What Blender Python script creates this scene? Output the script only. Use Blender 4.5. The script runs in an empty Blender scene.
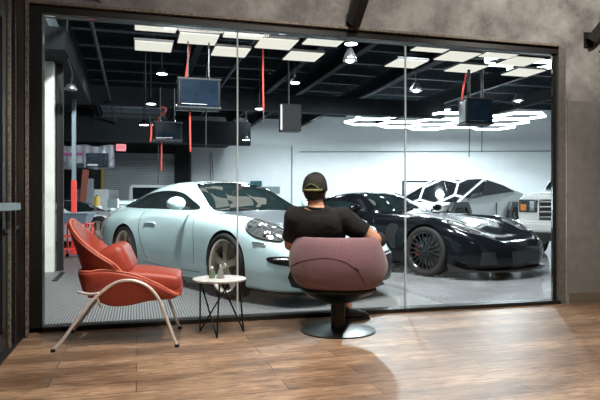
import bpy, bmesh, math, random
import numpy as np
from mathutils import Vector, Matrix, geometry
from mathutils.bvhtree import BVHTree
random.seed(7)
C = bpy.context.scene
COL = C.collection
PI = math.pi
# ------------------------------------------------------------------ camera, world, light, exposure
F = 590.0; CX = 300.0; HY = 202.0
YAW = math.radians(15.5)
cd = bpy.data.cameras.new('camera'); cam = bpy.data.objects.new('camera', cd); COL.objects.link(cam)
cam.location = (0, 0, 1.0); cam.rotation_euler = (PI/2, 0, -YAW)
cd.sensor_width = 36; cd.lens = F/600*36; cd.shift_y = 2/600; cd.clip_start = .05
C.camera = cam
vs = C.view_settings; vs.view_transform = 'Standard'; vs.look = 'None'; vs.gamma = 1; vs.use_curve_mapping = False
vs.exposure = 0.0
w = bpy.data.worlds.new('world'); C.world = w; w.use_nodes = True
w.node_tree.nodes['Background'].inputs[0].default_value = (.55, .75, .9, 1)
w.node_tree.nodes['Background'].inputs[1].default_value = .03
def W(px, py, Z):
    xc = (px-CX)/F*Z; z = 1-(py-HY)/F*Z
    return Vector((math.cos(YAW)*xc+math.sin(YAW)*Z, -math.sin(YAW)*xc+math.cos(YAW)*Z, z))
def G(px, py, z=0.):
    return W(px, py, (1-z)*F/(py-HY))
def XP(px, Y):
    u = (px-CX)/F
    return Y*(u*math.cos(YAW)+math.sin(YAW))/(math.cos(YAW)-u*math.sin(YAW))
def ZZ(x, y):   # camera depth of a place
    return x*math.sin(YAW)+y*math.cos(YAW)
def area(name, loc, size, power, col, rot=(0,0,0), sy=None, spread=PI):
    l = bpy.data.lights.new(name, 'AREA'); l.shape = 'RECTANGLE'; l.size = size; l.size_y = sy or size
    l.energy = power; l.color = col; l.spread = spread
    o = bpy.data.objects.new(name, l); COL.objects.link(o); o.location = loc; o.rotation_euler = rot
    return o
def spot(name, loc, target, power, col, ang=70, blend=.6, r=.04):
    l = bpy.data.lights.new(name, 'SPOT'); l.energy = power; l.color = col; l.spot_size = math.radians(ang); l.spot_blend = blend
    l.shadow_soft_size = r
    o = bpy.data.objects.new(name, l); COL.objects.link(o); o.location = loc
    o.rotation_euler = (Vector(target)-Vector(loc)).to_track_quat('-Z', 'Y').to_euler()
    return o
WARM = (1, .90, .78); COOL = (.80, .93, 1.0)
# lobby lamps (above the frame, in the lobby ceiling)
spot('lobby_downlight', (.3, 3.3, 3.5), (-.1, 3.9, 0), 230, WARM, 75)
spot('lobby_downlight', (1.5, 3.2, 3.5), (1.4, 4.2, 0), 270, WARM, 80)
spot('lobby_downlight', (3.0, 3.2, 3.5), (2.9, 3.9, 0), 300, WARM, 85)
spot('wall_washer', (4.0, 3.4, 3.3), (4.3, 4.95, 2.6), 110, (1, .93, .85), 120)
spot('wall_washer', (1.8, 3.4, 3.4), (1.9, 4.95, 3.0), 70, (1, .93, .85), 130)
area('lobby_panel', (1.2, 1.6, 3.6), 1.6, 90, (1, .93, .84))
# extra lights without fittings, added under the roof deck to strengthen the garage lamps
for x, y, p in ((5.2, 9.0, 380), (5.2, 12.6, 700), (3.0, 13.2, 90), (5.4, 19.5, 420)): spot('garage_extra_spot', (x, y, 4.0), (x, y+.01, 0), p, COOL, 165, .4, .12)
for x, y, p in ((10.2, 10.5, 700), (10.0, 14.5, 1150), (9.4, 18.0, 1050)): spot('garage_extra_spot', (x, y, 4.0), (x, y+.01, 0), p, COOL, 165, .4, .12)
spot('garage_extra_spot', (-.3, 10.6, 3.6), (-1.0, 13.2, .5), 420, COOL, 75, .5, .1)  # added without a fitting, brightens the white coupe at back left
area('garage_extra_area', (3.8, 20, 4.0), .5, 250, COOL, sy=4)
area('garage_extra_area', (.6, 5.75, 4.3), .4, 430, (.95, .98, 1), (math.radians(35), 0, 0))  # added out of view above the window head to light the blue coupe's flank
area('garage_extra_area', (3.4, 5.75, 4.3), 1.2, 340, (.95, .98, 1), (math.radians(18), 0, 0), sy=.3)  # second added light hidden above the window head, brightens the cars
spot('entry_fill_spot', (1.6, 6.0, 3.55), (1.0, 6.3, 0), 170, (1, .97, .92), 120, r=.2)  # unseen fill added near the glass, brightens the blue coupe
spot('entry_fill_spot', (3.6, 6.4, 3.55), (3.4, 7.5, 0), 120, (1, .97, .92), 120, r=.2)  # another unseen fill added near the glass, aimed at the cars
area('garage_extra_area', (.0, 20.5, 4.0), .4, 170, COOL, (math.radians(30), 0, 0), sy=.4)  # added to brighten the roller door, no lamp stands here
spot('garage_extra_spot', (.6, 15.6, 3.1), (-1.0, 21.5, 1.2), 420, COOL, 75, .6, .1)  # added to brighten the utility truck, the roller door and the banner
# ------------------------------------------------------------------ materials
def mat(name, col, rough=.5, metal=0., nscale=20, namt=.08, bump=0., coat=0., spec=.5, emit=None, es=0, bdist=.01, stretch=None, sheen=0):
    m = bpy.data.materials.new(name); m.use_nodes = True; t = m.node_tree; b = t.nodes['Principled BSDF']
    b.inputs['Roughness'].default_value = rough; b.inputs['Metallic'].default_value = metal
    b.inputs['Coat Weight'].default_value = coat; b.inputs['Coat Roughness'].default_value = .02
    b.inputs['Specular IOR Level'].default_value = spec; b.inputs['Sheen Weight'].default_value = sheen
    tc = t.nodes.new('ShaderNodeTexCoord'); n = t.nodes.new('ShaderNodeTexNoise'); n.inputs['Scale'].default_value = nscale
    n.inputs['Detail'].default_value = 5
    if stretch:
        mp = t.nodes.new('ShaderNodeMapping'); mp.inputs['Scale'].default_value = stretch
        t.links.new(tc.outputs['Object'], mp.inputs[0]); t.links.new(mp.outputs[0], n.inputs[0])
    else: t.links.new(tc.outputs['Object'], n.inputs[0])
    r = t.nodes.new('ShaderNodeValToRGB')
    c = Vector(col)
    r.color_ramp.elements[0].position = .3; r.color_ramp.elements[1].position = .7
    r.color_ramp.elements[0].color = (*(c*(1-namt)), 1); r.color_ramp.elements[1].color = (*[min(1, k) for k in c*(1+namt)], 1)
    t.links.new(n.outputs[0], r.inputs[0]); t.links.new(r.outputs[0], b.inputs['Base Color'])
    if bump:
        bp = t.nodes.new('ShaderNodeBump'); bp.inputs['Strength'].default_value = bump; bp.inputs['Distance'].default_value = bdist
        t.links.new(n.outputs[0], bp.inputs['Height']); t.links.new(bp.outputs[0], b.inputs['Normal'])
    if emit:
        b.inputs['Emission Color'].default_value = (*emit, 1); b.inputs['Emission Strength'].default_value = es
    return m
def wood_floor():
    m = mat('wood_floor', (.2, .1, .05), .43, spec=.6); t = m.node_tree; b = t.nodes['Principled BSDF']
    tc = t.nodes.new('ShaderNodeTexCoord'); br = t.nodes.new('ShaderNodeTexBrick')
    br.inputs['Scale'].default_value = 1; br.inputs['Brick Width'].default_value = 1.25; br.inputs['Row Height'].default_value = .19
    br.inputs['Mortar Size'].default_value = .0026; br.offset = .37; br.inputs['Bias'].default_value = 0
    br.inputs['Color1'].default_value = (.37, .25, .165, 1); br.inputs['Color2'].default_value = (.21, .135, .088, 1); br.inputs['Mortar'].default_value = (.05, .025, .015, 1)
    t.links.new(tc.outputs['Object'], br.inputs[0])
    mp = t.nodes.new('ShaderNodeMapping'); mp.inputs['Scale'].default_value = (3.2, 17, 1); n = t.nodes.new('ShaderNodeTexNoise')
    n.inputs['Scale'].default_value = 2.4; n.inputs['Detail'].default_value = 12; n.inputs['Roughness'].default_value = .62; n.inputs['Distortion'].default_value = .7
    t.links.new(tc.outputs['Object'], mp.inputs[0]); t.links.new(mp.outputs[0], n.inputs[0])
    n2 = t.nodes.new('ShaderNodeTexNoise'); n2.inputs['Scale'].default_value = 1.6; n2.inputs['Detail'].default_value = 3
    mp2 = t.nodes.new('ShaderNodeMapping'); mp2.inputs['Scale'].default_value = (.8, 3, 1); t.links.new(tc.outputs['Object'], mp2.inputs[0]); t.links.new(mp2.outputs[0], n2.inputs[0])
    r = t.nodes.new('ShaderNodeValToRGB'); r.color_ramp.elements[0].position = .33; r.color_ramp.elements[1].position = .68
    r.color_ramp.elements[0].color = (.45, .40, .37, 1); r.color_ramp.elements[1].color = (1.4, 1.38, 1.33, 1)
    r2 = t.nodes.new('ShaderNodeValToRGB'); r2.color_ramp.elements[0].position = .35; r2.color_ramp.elements[1].position = .65
    r2.color_ramp.elements[0].color = (.6, .55, .5, 1); r2.color_ramp.elements[1].color = (1.2, 1.2, 1.2, 1)
    t.links.new(n.outputs[0], r.inputs[0]); t.links.new(n2.outputs[0], r2.inputs[0])
    def mul(a, c):
        x = t.nodes.new('ShaderNodeMix'); x.data_type = 'RGBA'; x.blend_type = 'MULTIPLY'; x.inputs[0].default_value = 1
        t.links.new(a, x.inputs[6]); t.links.new(c, x.inputs[7]); return x.outputs[2]
    t.links.new(mul(mul(br.outputs[0], r.outputs[0]), r2.outputs[0]), b.inputs['Base Color'])
    bp = t.nodes.new('ShaderNodeBump'); bp.inputs['Strength'].default_value = .12; bp.inputs['Distance'].default_value = .003
    t.links.new(n.outputs[0], bp.inputs['Height']); t.links.new(bp.outputs[0], b.inputs['Normal'])
    return m
def concrete():
    m = mat('concrete', (.17, .16, .15), .75); t = m.node_tree; b = t.nodes['Principled BSDF']
    tc = t.nodes.new('ShaderNodeTexCoord'); n = t.nodes.new('ShaderNodeTexNoise'); n.inputs['Scale'].default_value = 2.0; n.inputs['Detail'].default_value = 14; n.inputs['Roughness'].default_value = .72; n.inputs['Distortion'].default_value = .15
    t.links.new(tc.outputs['Object'], n.inputs[0]); r = t.nodes.new('ShaderNodeValToRGB')
    r.color_ramp.elements[0].position = .36; r.color_ramp.elements[0].color = (.13, .122, .115, 1)
    r.color_ramp.elements[1].position = .64; r.color_ramp.elements[1].color = (.40, .38, .36, 1)
    t.links.new(n.outputs[0], r.inputs[0]); t.links.new(r.outputs[0], b.inputs['Base Color'])
    bp = t.nodes.new('ShaderNodeBump'); bp.inputs['Strength'].default_value = .35; bp.inputs['Distance'].default_value = .02
    t.links.new(n.outputs[0], bp.inputs['Height']); t.links.new(bp.outputs[0], b.inputs['Normal'])
    return m
def ribbed(name, c1, c2, scale, axis, rough=.5):
    m = mat(name, c1, rough); t = m.node_tree; b = t.nodes['Principled BSDF']
    tc = t.nodes.new('ShaderNodeTexCoord'); v = t.nodes.new('ShaderNodeTexWave'); v.bands_direction = axis; v.wave_profile = 'SIN'; v.inputs['Scale'].default_value = scale
    t.links.new(tc.outputs['Object'], v.inputs[0]); r = t.nodes.new('ShaderNodeValToRGB')
    r.color_ramp.elements[0].position = .3; r.color_ramp.elements[0].color = (*c2, 1); r.color_ramp.elements[1].position = .6; r.color_ramp.elements[1].color = (*c1, 1)
    t.links.new(v.outputs[0], r.inputs[0]); t.links.new(r.outputs[0], b.inputs['Base Color'])
    bp = t.nodes.new('ShaderNodeBump'); bp.inputs['Strength'].default_value = .6; bp.inputs['Distance'].default_value = .008
    t.links.new(v.outputs[0], bp.inputs['Height']); t.links.new(bp.outputs[0], b.inputs['Normal'])
    return m
def pane_glass():
    m = bpy.data.materials.new('pane_glass'); m.use_nodes = True; t = m.node_tree; t.nodes.clear()
    o = t.nodes.new('ShaderNodeOutputMaterial'); mx = t.nodes.new('ShaderNodeMixShader'); tr = t.nodes.new('ShaderNodeBsdfTransparent'); g = t.nodes.new('ShaderNodeBsdfGlossy')
    g.inputs['Roughness'].default_value = 0; tr.inputs[0].default_value = (.97, .985, .98, 1)
    f = t.nodes.new('ShaderNodeFresnel'); f.inputs[0].default_value = 1.4
    t.links.new(f.outputs[0], mx.inputs[0]); t.links.new(tr.outputs[0], mx.inputs[1]); t.links.new(g.outputs[0], mx.inputs[2]); t.links.new(mx.outputs[0], o.inputs[0])
    return m
M = dict(jamb=mat('grey_jamb', (.16, .15, .14), .5, .2, 20, .2), truckglass=mat('truck_glass', (.01, .012, .014), .03, 0, 3, .4, spec=.35),reeledge=mat('dark_aluminium', (.16, .17, .18), .35, .8), screengloss=mat('glossy_reel_cover', (.01, .02, .035), .06, 0, 5, .3, spec=.6),
 wood=wood_floor(), concrete=concrete(), glass=pane_glass(),
 frame=mat('window_frame', (.016, .015, .014), .45, .3, 40, .3), post=mat('brown_steel', (.045, .038, .03), .5, .4, 12, .5, stretch=(1, 1, .2)),
 worn=mat('worn_edge_steel', (.20, .17, .14), .6, .3, 60, .7, .3), seam=mat('glass_seam', (.42, .48, .50), .4, emit=None),
 panelwall=mat('grey_wall_panel', (.20, .19, .18), .6, 0, 9, .12), kick=mat('brushed_kick_plate', (.42, .40, .36), .35, .8, 60, .15, stretch=(1, 1, 20)),
 alu=mat('aluminium', (.35, .36, .37), .35, .9), lobbydark=mat('lobby_wall', (.07, .065, .06), .8),
 epoxy=mat('grey_epoxy', (.24, .25, .26), .13, 0, 1.2, .25, .05, spec=.6), ribs=ribbed('ribbed_tile', (.19, .195, .195), (.06, .06, .06), 13, 'X', .4),
 whitewall=mat('white_wall', (.80, .82, .83), .7, 0, 3, .04), blackpaint=mat('black_roof_paint', (.006, .008, .010), .7, 0, 8, .3, spec=.15),
 roofdeck=mat('roof_deck', (.03, .045, .06), .55, 0, 6, .4, stretch=(.4, 3, 1)), joist=mat('joist_steel', (.02, .028, .036), .6, 0, 8, .3, spec=.3),
 darkwall=mat('dark_garage_wall', (.03, .035, .037), .7, 0, 4, .3), pillar=mat('off_white_pillar', (.62, .62, .56), .6, 0, 5, .12),
 bluegrey=mat('blue_grey_steel', (.16, .20, .22), .5, .2), shutter=ribbed('roller_shutter', (.42, .45, .46), (.28, .30, .31), 4.0, 'Z', .5),
 tile=mat('light_panel_diffuser', (.2, .2, .18), .6, spec=.1, emit=(1, .95, .83), es=.84), hexlight=mat('led_tube', (1, 1, 1), .5, emit=(.86, .95, 1), es=9),
 lamp=mat('led_lens', (1, 1, 1), .5, emit=(.92, .97, 1), es=14), blackplastic=mat('black_plastic', (.010, .011, .013), .5, 0, 30, .3, spec=.25),
 screen=mat('dark_reel_cover', (.006, .012, .020), .6, 0, 5, .3, spec=.05), hose=mat('red_air_hose', (.75, .07, .05), .45), cord=mat('black_cord', (.02, .025, .025), .5),
 chrome=mat('chrome_fittings', (.75, .77, .78), .15, 1), redpaint=mat('red_paint', (.75, .05, .04), .4), pinksign=mat('pink_sign', (.85, .22, .25), .5, emit=(1, .25, .28), es=.25),
 skyblue=mat('pale_blue_paint', (.60, .79, .81), .22, 0, 3, .02, coat=1), carbon=mat('dark_graphite_paint', (.04, .05, .06), .42, 0, 200, .3, coat=.1, spec=.3),
 carglass=mat('tinted_car_glass', (.010, .018, .019), .03, 0, 3, .4, coat=1, spec=.8), blackpaintcar=mat('gloss_black_paint', (.005, .006, .008), .10, 0, 3, .2, coat=.0, spec=.22),
 rubber=mat('tyre_rubber', (.009, .009, .009), .8, 0, 40, .3), bronze=mat('champagne_wheel', (.42, .36, .28), .35, .5), polished=mat('polished_rim_lip', (.85, .80, .70), .25, .55),
 blackwheel=mat('gloss_black_wheel', (.02, .02, .022), .2, .4, coat=.6), disc=mat('brake_disc', (.32, .31, .30), .3, .9, 80, .2), caliper=mat('red_caliper', (.65, .03, .02), .35),
 trim=mat('satin_black_trim', (.012, .012, .013), .4), lens=mat('headlight_lens', (.10, .11, .11), .05, .3, 25, .8, coat=1), whitepaint=mat('white_car_paint', (.78, .79, .78), .2, 0, 3, .02, coat=.8),
 stainless=mat('brushed_stainless', (.56, .57, .56), .32, .75, 20, .06, stretch=(1, 1, 6)), amber=mat('amber_lamp', (.85, .28, .06), .3, coat=.5),
 redleather=mat('red_leather', (.40, .065, .04), .42, 0, 60, .10, .15, spec=.5, bdist=.003), piping=mat('pale_red_piping', (.75, .22, .14), .5), tube=mat('cream_metal_tube', (.84, .78, .75), .3, .35),
 pink=mat('dusty_pink_fabric', (.19, .10, .122), .9, 0, 150, .22, .4, sheen=.3, bdist=.002), pinkseam=mat('dark_seam', (.12, .05, .05), .8), pedestal=mat('dark_bronze_metal', (.035, .038, .036), .3, .8),
 marble=mat('pale_table_top', (.66, .70, .72), .35, 0, 14, .12), blackrod=mat('black_rod', (.012, .012, .012), .4, .4),
 skin=mat('skin', (.58, .30, .20), .5, 0, 30, .06), shirt=mat('black_cotton', (.006, .006, .007), .95, 0, 12, .3, .5), trousers=mat('black_trousers', (.018, .018, .02), .85, 0, 60, .3, .3),
 cap=mat('dark_olive_cap', (.012, .014, .011), .8, 0, 24, .5), camo=mat('camo_strap', (.16, .16, .07), .8, 0, 70, .9), hair=mat('dark_hair', (.02, .013, .01), .7, 0, 80, .4),
 silver=mat('silver_glass_ornament', (.7, .72, .72), .15, .7), greenglass=mat('green_bottle_glass', (.12, .20, .12), .1, coat=1), yellow=mat('yellow_plastic', (.75, .48, .08), .5), board=mat('red_brown_board', (.28, .07, .04), .6),
 bintub=mat('blue_grey_plastic', (.14, .19, .24), .45), banner=mat('banner_vinyl', (.62, .62, .68), .35, 0, 3, .35, .3, bdist=.05), bannerpink=mat('banner_purple_print', (.42, .12, .30), .4), bannerdark=mat('banner_dark_print', (.04, .05, .07), .4, 0, 12, .7),
 teal=mat('teal_sign', (.03, .14, .16), .5), greysign=mat('grey_sign', (.22, .27, .29), .5, 0, 30, .3), white=mat('white_lettering', (.85, .88, .88), .5), grey=mat('mid_grey_paint', (.25, .27, .29), .5),
)
# ------------------------------------------------------------------ helpers
def link(name, bm, m, parent=None, smooth=False, angle=None):
    me = bpy.data.meshes.new(name); bm.normal_update(); bm.to_mesh(me); bm.free()
    for k in (m if isinstance(m, (list, tuple)) else [m]): me.materials.append(M[k])
    o = bpy.data.objects.new(name, me); COL.objects.link(o)
    if parent: o.parent = parent
    if smooth: me.polygons.foreach_set('use_smooth', [True]*len(me.polygons))
    if angle: me.set_sharp_from_angle(angle=math.radians(angle))
    return o
def tag(o, label, cat, group=None, kind=None):
    o['label'] = label; o['category'] = cat
    if group: o['group'] = group
    if kind: o['kind'] = kind
    return o
def thing(name, label, cat, loc=(0, 0, 0), rz=0, group=None):
    o = bpy.data.objects.new(name, None); COL.objects.link(o); o.location = loc; o.rotation_euler = (0, 0, rz); o.empty_display_size = .1
    return tag(o, label, cat, group)
def box(bm, x0, x1, y0, y1, z0, z1, bev=0, mi=0, mtx=None):
    vs = [bm.verts.new((x, y, z)) for x in (x0, x1) for y in (y0, y1) for z in (z0, z1)]
    fs = [bm.faces.new([vs[i] for i in q]) for q in ((0,1,3,2), (4,6,7,5), (0,4,5,1), (2,3,7,6), (0,2,6,4), (1,5,7,3))]
    for f in fs: f.material_index = mi
    if bev:
        r = bmesh.ops.bevel(bm, geom=list({e for f in fs for e in f.edges}), offset=bev, segments=2, affect='EDGES', profile=.7)
        vs = list({v for v in vs if v.is_valid} | set(r['verts']))
    if mtx: bmesh.ops.transform(bm, matrix=mtx, verts=vs)
    return bm
def bx(*a, **k): return box(bmesh.new(), *a, **k)
def structure(name, bm, m, **k):
    o = link(name, bm, m, **k); o['kind'] = 'structure'; return o
def catmull(pts, n=8, closed=False):
    P = [Vector(p) for p in pts]; out = []; N = len(P)
    for i in range(N if closed else N-1):
        p0 = P[(i-1) % N] if closed or i > 0 else P[0]*2-P[1]; p1 = P[i]; p2 = P[(i+1) % N]; p3 = P[(i+2) % N] if closed or i+2 < N else P[-1]*2-P[-2]
        for k in range(n):
            t = k/n; out.append(.5*((2*p1)+(p2-p0)*t+(2*p0-5*p1+4*p2-p3)*t*t+(3*p1-p0-3*p2+p3)*t**3))
    if not closed: out.append(P[-1].copy())
    return out
def tube(bm, pts, r, seg=10, mi=0, closed=False):
    pts = [Vector(p) for p in pts]; rs = r if isinstance(r, (list, tuple)) else [r]*len(pts); rings = []; n = len(pts)
    up = None
    for i, p in enumerate(pts):
        a = pts[(i-1) % n] if (closed or i > 0) else pts[i]; b = pts[(i+1) % n] if (closed or i < n-1) else pts[i]
        d = (b-a).normalized()
        if up is None: up = d.orthogonal().normalized()
        up = (up-d*up.dot(d)).normalized(); s = d.cross(up)
        rings.append([bm.verts.new(p+(up*math.cos(2*PI*k/seg)+s*math.sin(2*PI*k/seg))*rs[i]) for k in range(seg)])
    for i in range(n if closed else n-1):
        A, B = rings[i], rings[(i+1) % n]
        for k in range(seg):
            bm.faces.new((A[k], A[(k+1) % seg], B[(k+1) % seg], B[k])).material_index = mi
    if not closed:
        bm.faces.new(rings[0][::-1]).material_index = mi; bm.faces.new(rings[-1]).material_index = mi
    return bm
def tb(pts, r, seg=10, **k): return tube(bmesh.new(), pts, r, seg, **k)
def lathe(bm, prof, seg=32, mtx=None, mi=0, sx=1, sy=1):
    rings = []; vs = []
    for r, z in prof:
        if r < 1e-5: rings.append([bm.verts.new((0, 0, z))])
        else: rings.append([bm.verts.new((r*sx*math.cos(2*PI*k/seg), r*sy*math.sin(2*PI*k/seg), z)) for k in range(seg)])
        vs += rings[-1]
    for A, B in zip(rings, rings[1:]):
        for k in range(seg):
            l = (k+1) % seg
            q = [A[0] if len(A) == 1 else A[k]] + ([A[l]] if len(A) > 1 else []) + [B[0] if len(B) == 1 else B[l]] + ([B[k]] if len(B) > 1 else [])
            if len(q) > 2: bm.faces.new(q).material_index = mi
    if mtx: bmesh.ops.transform(bm, matrix=mtx, verts=vs)
    return bm
def lt(prof, seg=32, **k): return lathe(bmesh.new(), prof, seg, **k)
def prism(bm, poly, d, mtx=None, mi=0):
    """closed polygon of Vectors extruded by vector d"""
    A = [bm.verts.new(p) for p in poly]; B = [bm.verts.new(Vector(p)+Vector(d)) for p in poly]; n = len(A)
    fs = [bm.faces.new(A), bm.faces.new(B[::-1])]
    for i in range(n): fs.append(bm.faces.new((A[i], B[i], B[(i+1) % n], A[(i+1) % n])))
    for f in fs: f.material_index = mi
    bmesh.ops.recalc_face_normals(bm, faces=fs)
    if mtx: bmesh.ops.transform(bm, matrix=mtx, verts=A+B)
    return bm
def bake(o):
    dg = bpy.context.evaluated_depsgraph_get(); dg.update(); me = bpy.data.meshes.new_from_object(o.evaluated_get(dg)); o.modifiers.clear(); o.data = me; return o
def copy_tree(o, parent=None):
    c = o.copy(); COL.objects.link(c); c.parent = parent
    for ch in list(o.children): copy_tree(ch, c)
    return c
def textmesh(s, size):
    cu = bpy.data.curves.new('t', 'FONT'); cu.body = s; cu.size = size; cu.align_x = 'LEFT'; o = bpy.data.objects.new('t', cu); COL.objects.link(o)
    dg = bpy.context.evaluated_depsgraph_get(); me = bpy.data.meshes.new_from_object(o.evaluated_get(dg)); bpy.data.objects.remove(o)
    bm = bmesh.new(); bm.from_mesh(me); return bm
def flat_text(name, s, size, loc, rz, m, parent, slant=0):
    bm = textmesh(s, size); bmesh.ops.solidify(bm, geom=bm.faces[:], thickness=.002)
    bmesh.ops.transform(bm, matrix=Matrix.Translation(loc) @ Matrix.Rotation(rz, 4, 'Z') @ Matrix.Rotation(PI/2, 4, 'X'), verts=bm.verts)
    return link(name, bm, m, parent)
# ------------------------------------------------------------------ the lobby shell
YW = 4.95; X0 = XP(37, YW); X1 = XP(555, YW); HZ = 2.504
structure('floor', bx(-1.0, 7.5, -2.5, YW-.05, -.1, 0), 'wood')
structure('wall_front', box(box(bmesh.new(), X0-.05, 7.5, YW-.05, YW+.04, HZ+.012, 3.8), XP(562, YW), XP(595, YW), YW-.05, YW+.03, 0, HZ+.012), 'concrete')
structure('wall_right', bx(XP(595, YW), 7.5, YW-.03, YW+.2, 0, HZ), 'concrete')
structure('wall_back', bx(-1.0, 7.5, -2.6, -2.5, 0, 3.8), 'lobbydark')
structure('wall_side', bx(7.4, 7.5, -2.5, YW, 0, 3.8), 'lobbydark')
structure('wall_left', box(box(bmesh.new(), -.95, -.83, -2.5, YW-.05, 2.9, 3.8), -.95, -.83, -2.5, 1.5, 0, 2.9), 'lobbydark')
structure('ceiling', bx(-1.0, 7.5, -2.5, YW+.2, 3.8, 3.9), 'lobbydark')
structure('baseboard_right', bx(XP(565, YW), XP(600, YW)+.6, YW-.065, YW-.03, 0, .105), 'kick')
structure('wall_panel', bx(XP(563.5, YW), XP(595.5, YW), YW-.058, YW-.04, .1, 2.0), 'panelwall')
structure('trim_1', tb([(XP(597, YW), YW-.09, .1), (XP(597, YW), YW-.09, 1.98)], .014), 'frame')
# window wall: frame, seams, panes
xs = [X0+.045, XP(237.5, YW), XP(405.5, YW), X1-.028]
wf = box(bmesh.new(), X0-.04, X1+.02, YW-.05, YW+.08, HZ-.05, HZ+.012)
box(wf, X0-.04, X1+.02, YW-.06, YW+.08, 0, .035); box(wf, X0-.045, X0+.045, YW-.06, YW+.08, 0, HZ); box(wf, X1-.03, X1, YW-.02, YW+.02, 0, HZ)
win = structure('window_1', wf, 'frame')
for a, b in zip(xs, xs[1:]):
    link('pane', bx(a+.003, b-.003, YW, YW+.01, .035, HZ-.055), 'glass', win)
for x in xs[1:3]: link('glass_seam', bx(x-.006, x+.006, YW-.004, YW+.012, .035, HZ-.055), 'seam', win)
structure('trim_2', bx(X1, XP(562, YW), YW-.052, YW+.02, 0, HZ+.012), 'jamb')
structure('trim_3', bx(-1.0, X1, YW-.085, YW-.05, HZ+.012, HZ+.032), 'worn')
# left hand posts and the door beside them
structure('trim_4', bx(-.84, X0-.045, 4.72, YW+.1, 0, 3.0), 'post')
structure('trim_5', bx(-.785, -.765, 4.705, 4.735, 0, 3.0), 'worn')
structure('trim_6', bx(-.87, -.835, 4.33, 4.72, 0, 3.0), 'post')
structure('trim_7', bx(-.86, -.822, 4.36, 4.40, 0, 3.0), 'worn')
structure('trim_8', bx(-.86, -.815, 4.50, 4.54, 0, 3.0), 'frame')
structure('trim_9', box(box(bmesh.new(), -.90, -.80, 1.5, 4.72, 0, .012), -.86, -.83, 1.5, 4.72, .012, .022), 'frame')
dr = box(bmesh.new(), -.885, -.84, 4.22, 4.33, .02, 2.3); box(dr, -.885, -.84, 1.6, 1.7, .02, 2.3); box(dr, -.885, -.84, 1.7, 4.22, .02, .14); box(dr, -.885, -.84, 1.7, 4.22, 2.2, 2.3)
door = structure('door_1', dr, 'frame')
link('pane', bx(-.866, -.858, 1.7, 4.22, .14, 2.2), 'glass', door)
hb = box(bmesh.new(), -.80, -.77, 2.2, 4.45, .945, .995, .006); box(hb, -.84, -.78, 4.28, 4.31, .95, .99); box(hb, -.84, -.78, 2.3, 2.33, .95, .99)
link('push_bar', hb, 'alu', door)
for y, z in ((4.28, .80), (4.66, .81)):
    link('bolt', lt([(0, .02), (.02, .018), (.024, 0), (0, 0)], 12, mtx=Matrix.Translation((-.835, y, z)) @ Matrix.Rotation(PI/2, 4, 'Y')), 'trim', door)
structure('trim_10', bx(-.88, -.84, 1.5, 4.4, 2.3, 2.9), 'frame')
structure('wall_outer', bx(-6.0, -5.9, 0, 5, 0, 3.8), 'darkwall')
# ------------------------------------------------------------------ the garage shell
YB = 24.9; H = 4.75
structure('garage_floor', bx(-6.5, 17, YW+.08, 34, -.1, -.005), 'epoxy')
structure('ribbed_floor', bx(-1.5, 2.9, YW+.08, 7.4, -.02, 0.001), 'ribs')
structure('ribbed_floor', bx(-1.5, .6, 7.4, 13.0, -.02, 0.001), 'ribs')
structure('wall_back_garage', bx(-6.5, 2.2, YB, YB+.2, 0, H), 'darkwall')
# white wall turned a little from the window
wa = W(189, 202, 25.2); wb = W(640, 202, 21.5)
dv = (wb-wa); L = Vector((dv.x, dv.y, 0)).length; ang = math.atan2(dv.y, dv.x)
ww = link('wall_white', bx(0, L, 0, .2, 0, H), 'whitewall'); ww['kind'] = 'structure'; ww.location = (wa.x, wa.y, 0); ww.rotation_euler = (0, 0, ang)
def onwall(px, y0=-.02):
    """distance along the white wall seen at px"""
    u = (px-CX)/F
    dx, dy = u*math.cos(YAW)+math.sin(YAW), -u*math.sin(YAW)+math.cos(YAW)
    # wa + s*d = t*(dx,dy)
    c, s_ = math.cos(ang), math.sin(ang)
    det = c*(-dy)-(-dx)*s_
    return ((-wa.x)*(-dy)-(-dx)*(-wa.y))/det
structure('wall_right_garage', bx(wb.x-.6, wb.x-.4, YW, wb.y+1, 0, H), 'whitewall')
structure('wall_left_garage', bx(-1.75, -1.6, 5.1, 13, 0, 4.4), 'darkwall')
structure('wall_left_far', bx(-6.6, -6.5, 5, 25, 0, H), 'darkwall')
structure('roof_deck', bx(-6.5, 17, YW+.04, 32, H, H+.1), 'roofdeck')
structure('wall_front_garage', box(bx(X1+.5, 17, YW+.2, YW+.3, 0, H), X0-1.5, X1+.5, YW+.2, YW+.3, HZ+.25, H), 'darkwall')
# ceiling steel: purlins across, beams lengthwise
for k in range(15):
    y = 6.2+k*1.25
    b = bx(-6.4, 16.5, y-.04, y+.04, 4.42, 4.5); box(b, -6.4, 16.5, y-.012, y+.012, 4.5, 4.7); box(b, -6.4, 16.5, y-.04, y+.04, 4.68, 4.74)
    structure('purlin', b, 'joist')
for x in (-1.3, 1.2, 3.55, 4.45, 6.4, 9.2, 12):
    b = bx(x-.07, x+.07, 5.2, 24, 4.06, 4.10); box(b, x-.015, x+.015, 5.2, 24, 4.1, 4.4); box(b, x-.07, x+.07, 5.2, 24, 4.38, 4.42)
    structure('roof_beam', b, 'blackpaint')
structure('girder', bx(-6.4, 8.3, 14.8, 15.05, 3.34, 3.78), 'blackpaint')
structure('girder', bx(-6.4, 3.6, 19.0, 19.3, 2.85, 3.6), 'blackpaint')
structure('girder', bx(-6.4, 3.6, 19.3, 24.5, 3.25, 3.6), 'blackpaint')
structure('girder', bx(-1.6, -.9, 8.3, 12.8, 3.0, 3.3), 'blackpaint')
for (xa, za, ya, yb2) in ((5.95, 3.95, 6, 20), (1.9, 3.75, 8, 18), (-.6, 3.5, 6, 19)):
    structure('pipe', tb([(xa, ya, za), (xa, yb2, za-.1)], .03, 8), 'joist')
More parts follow.
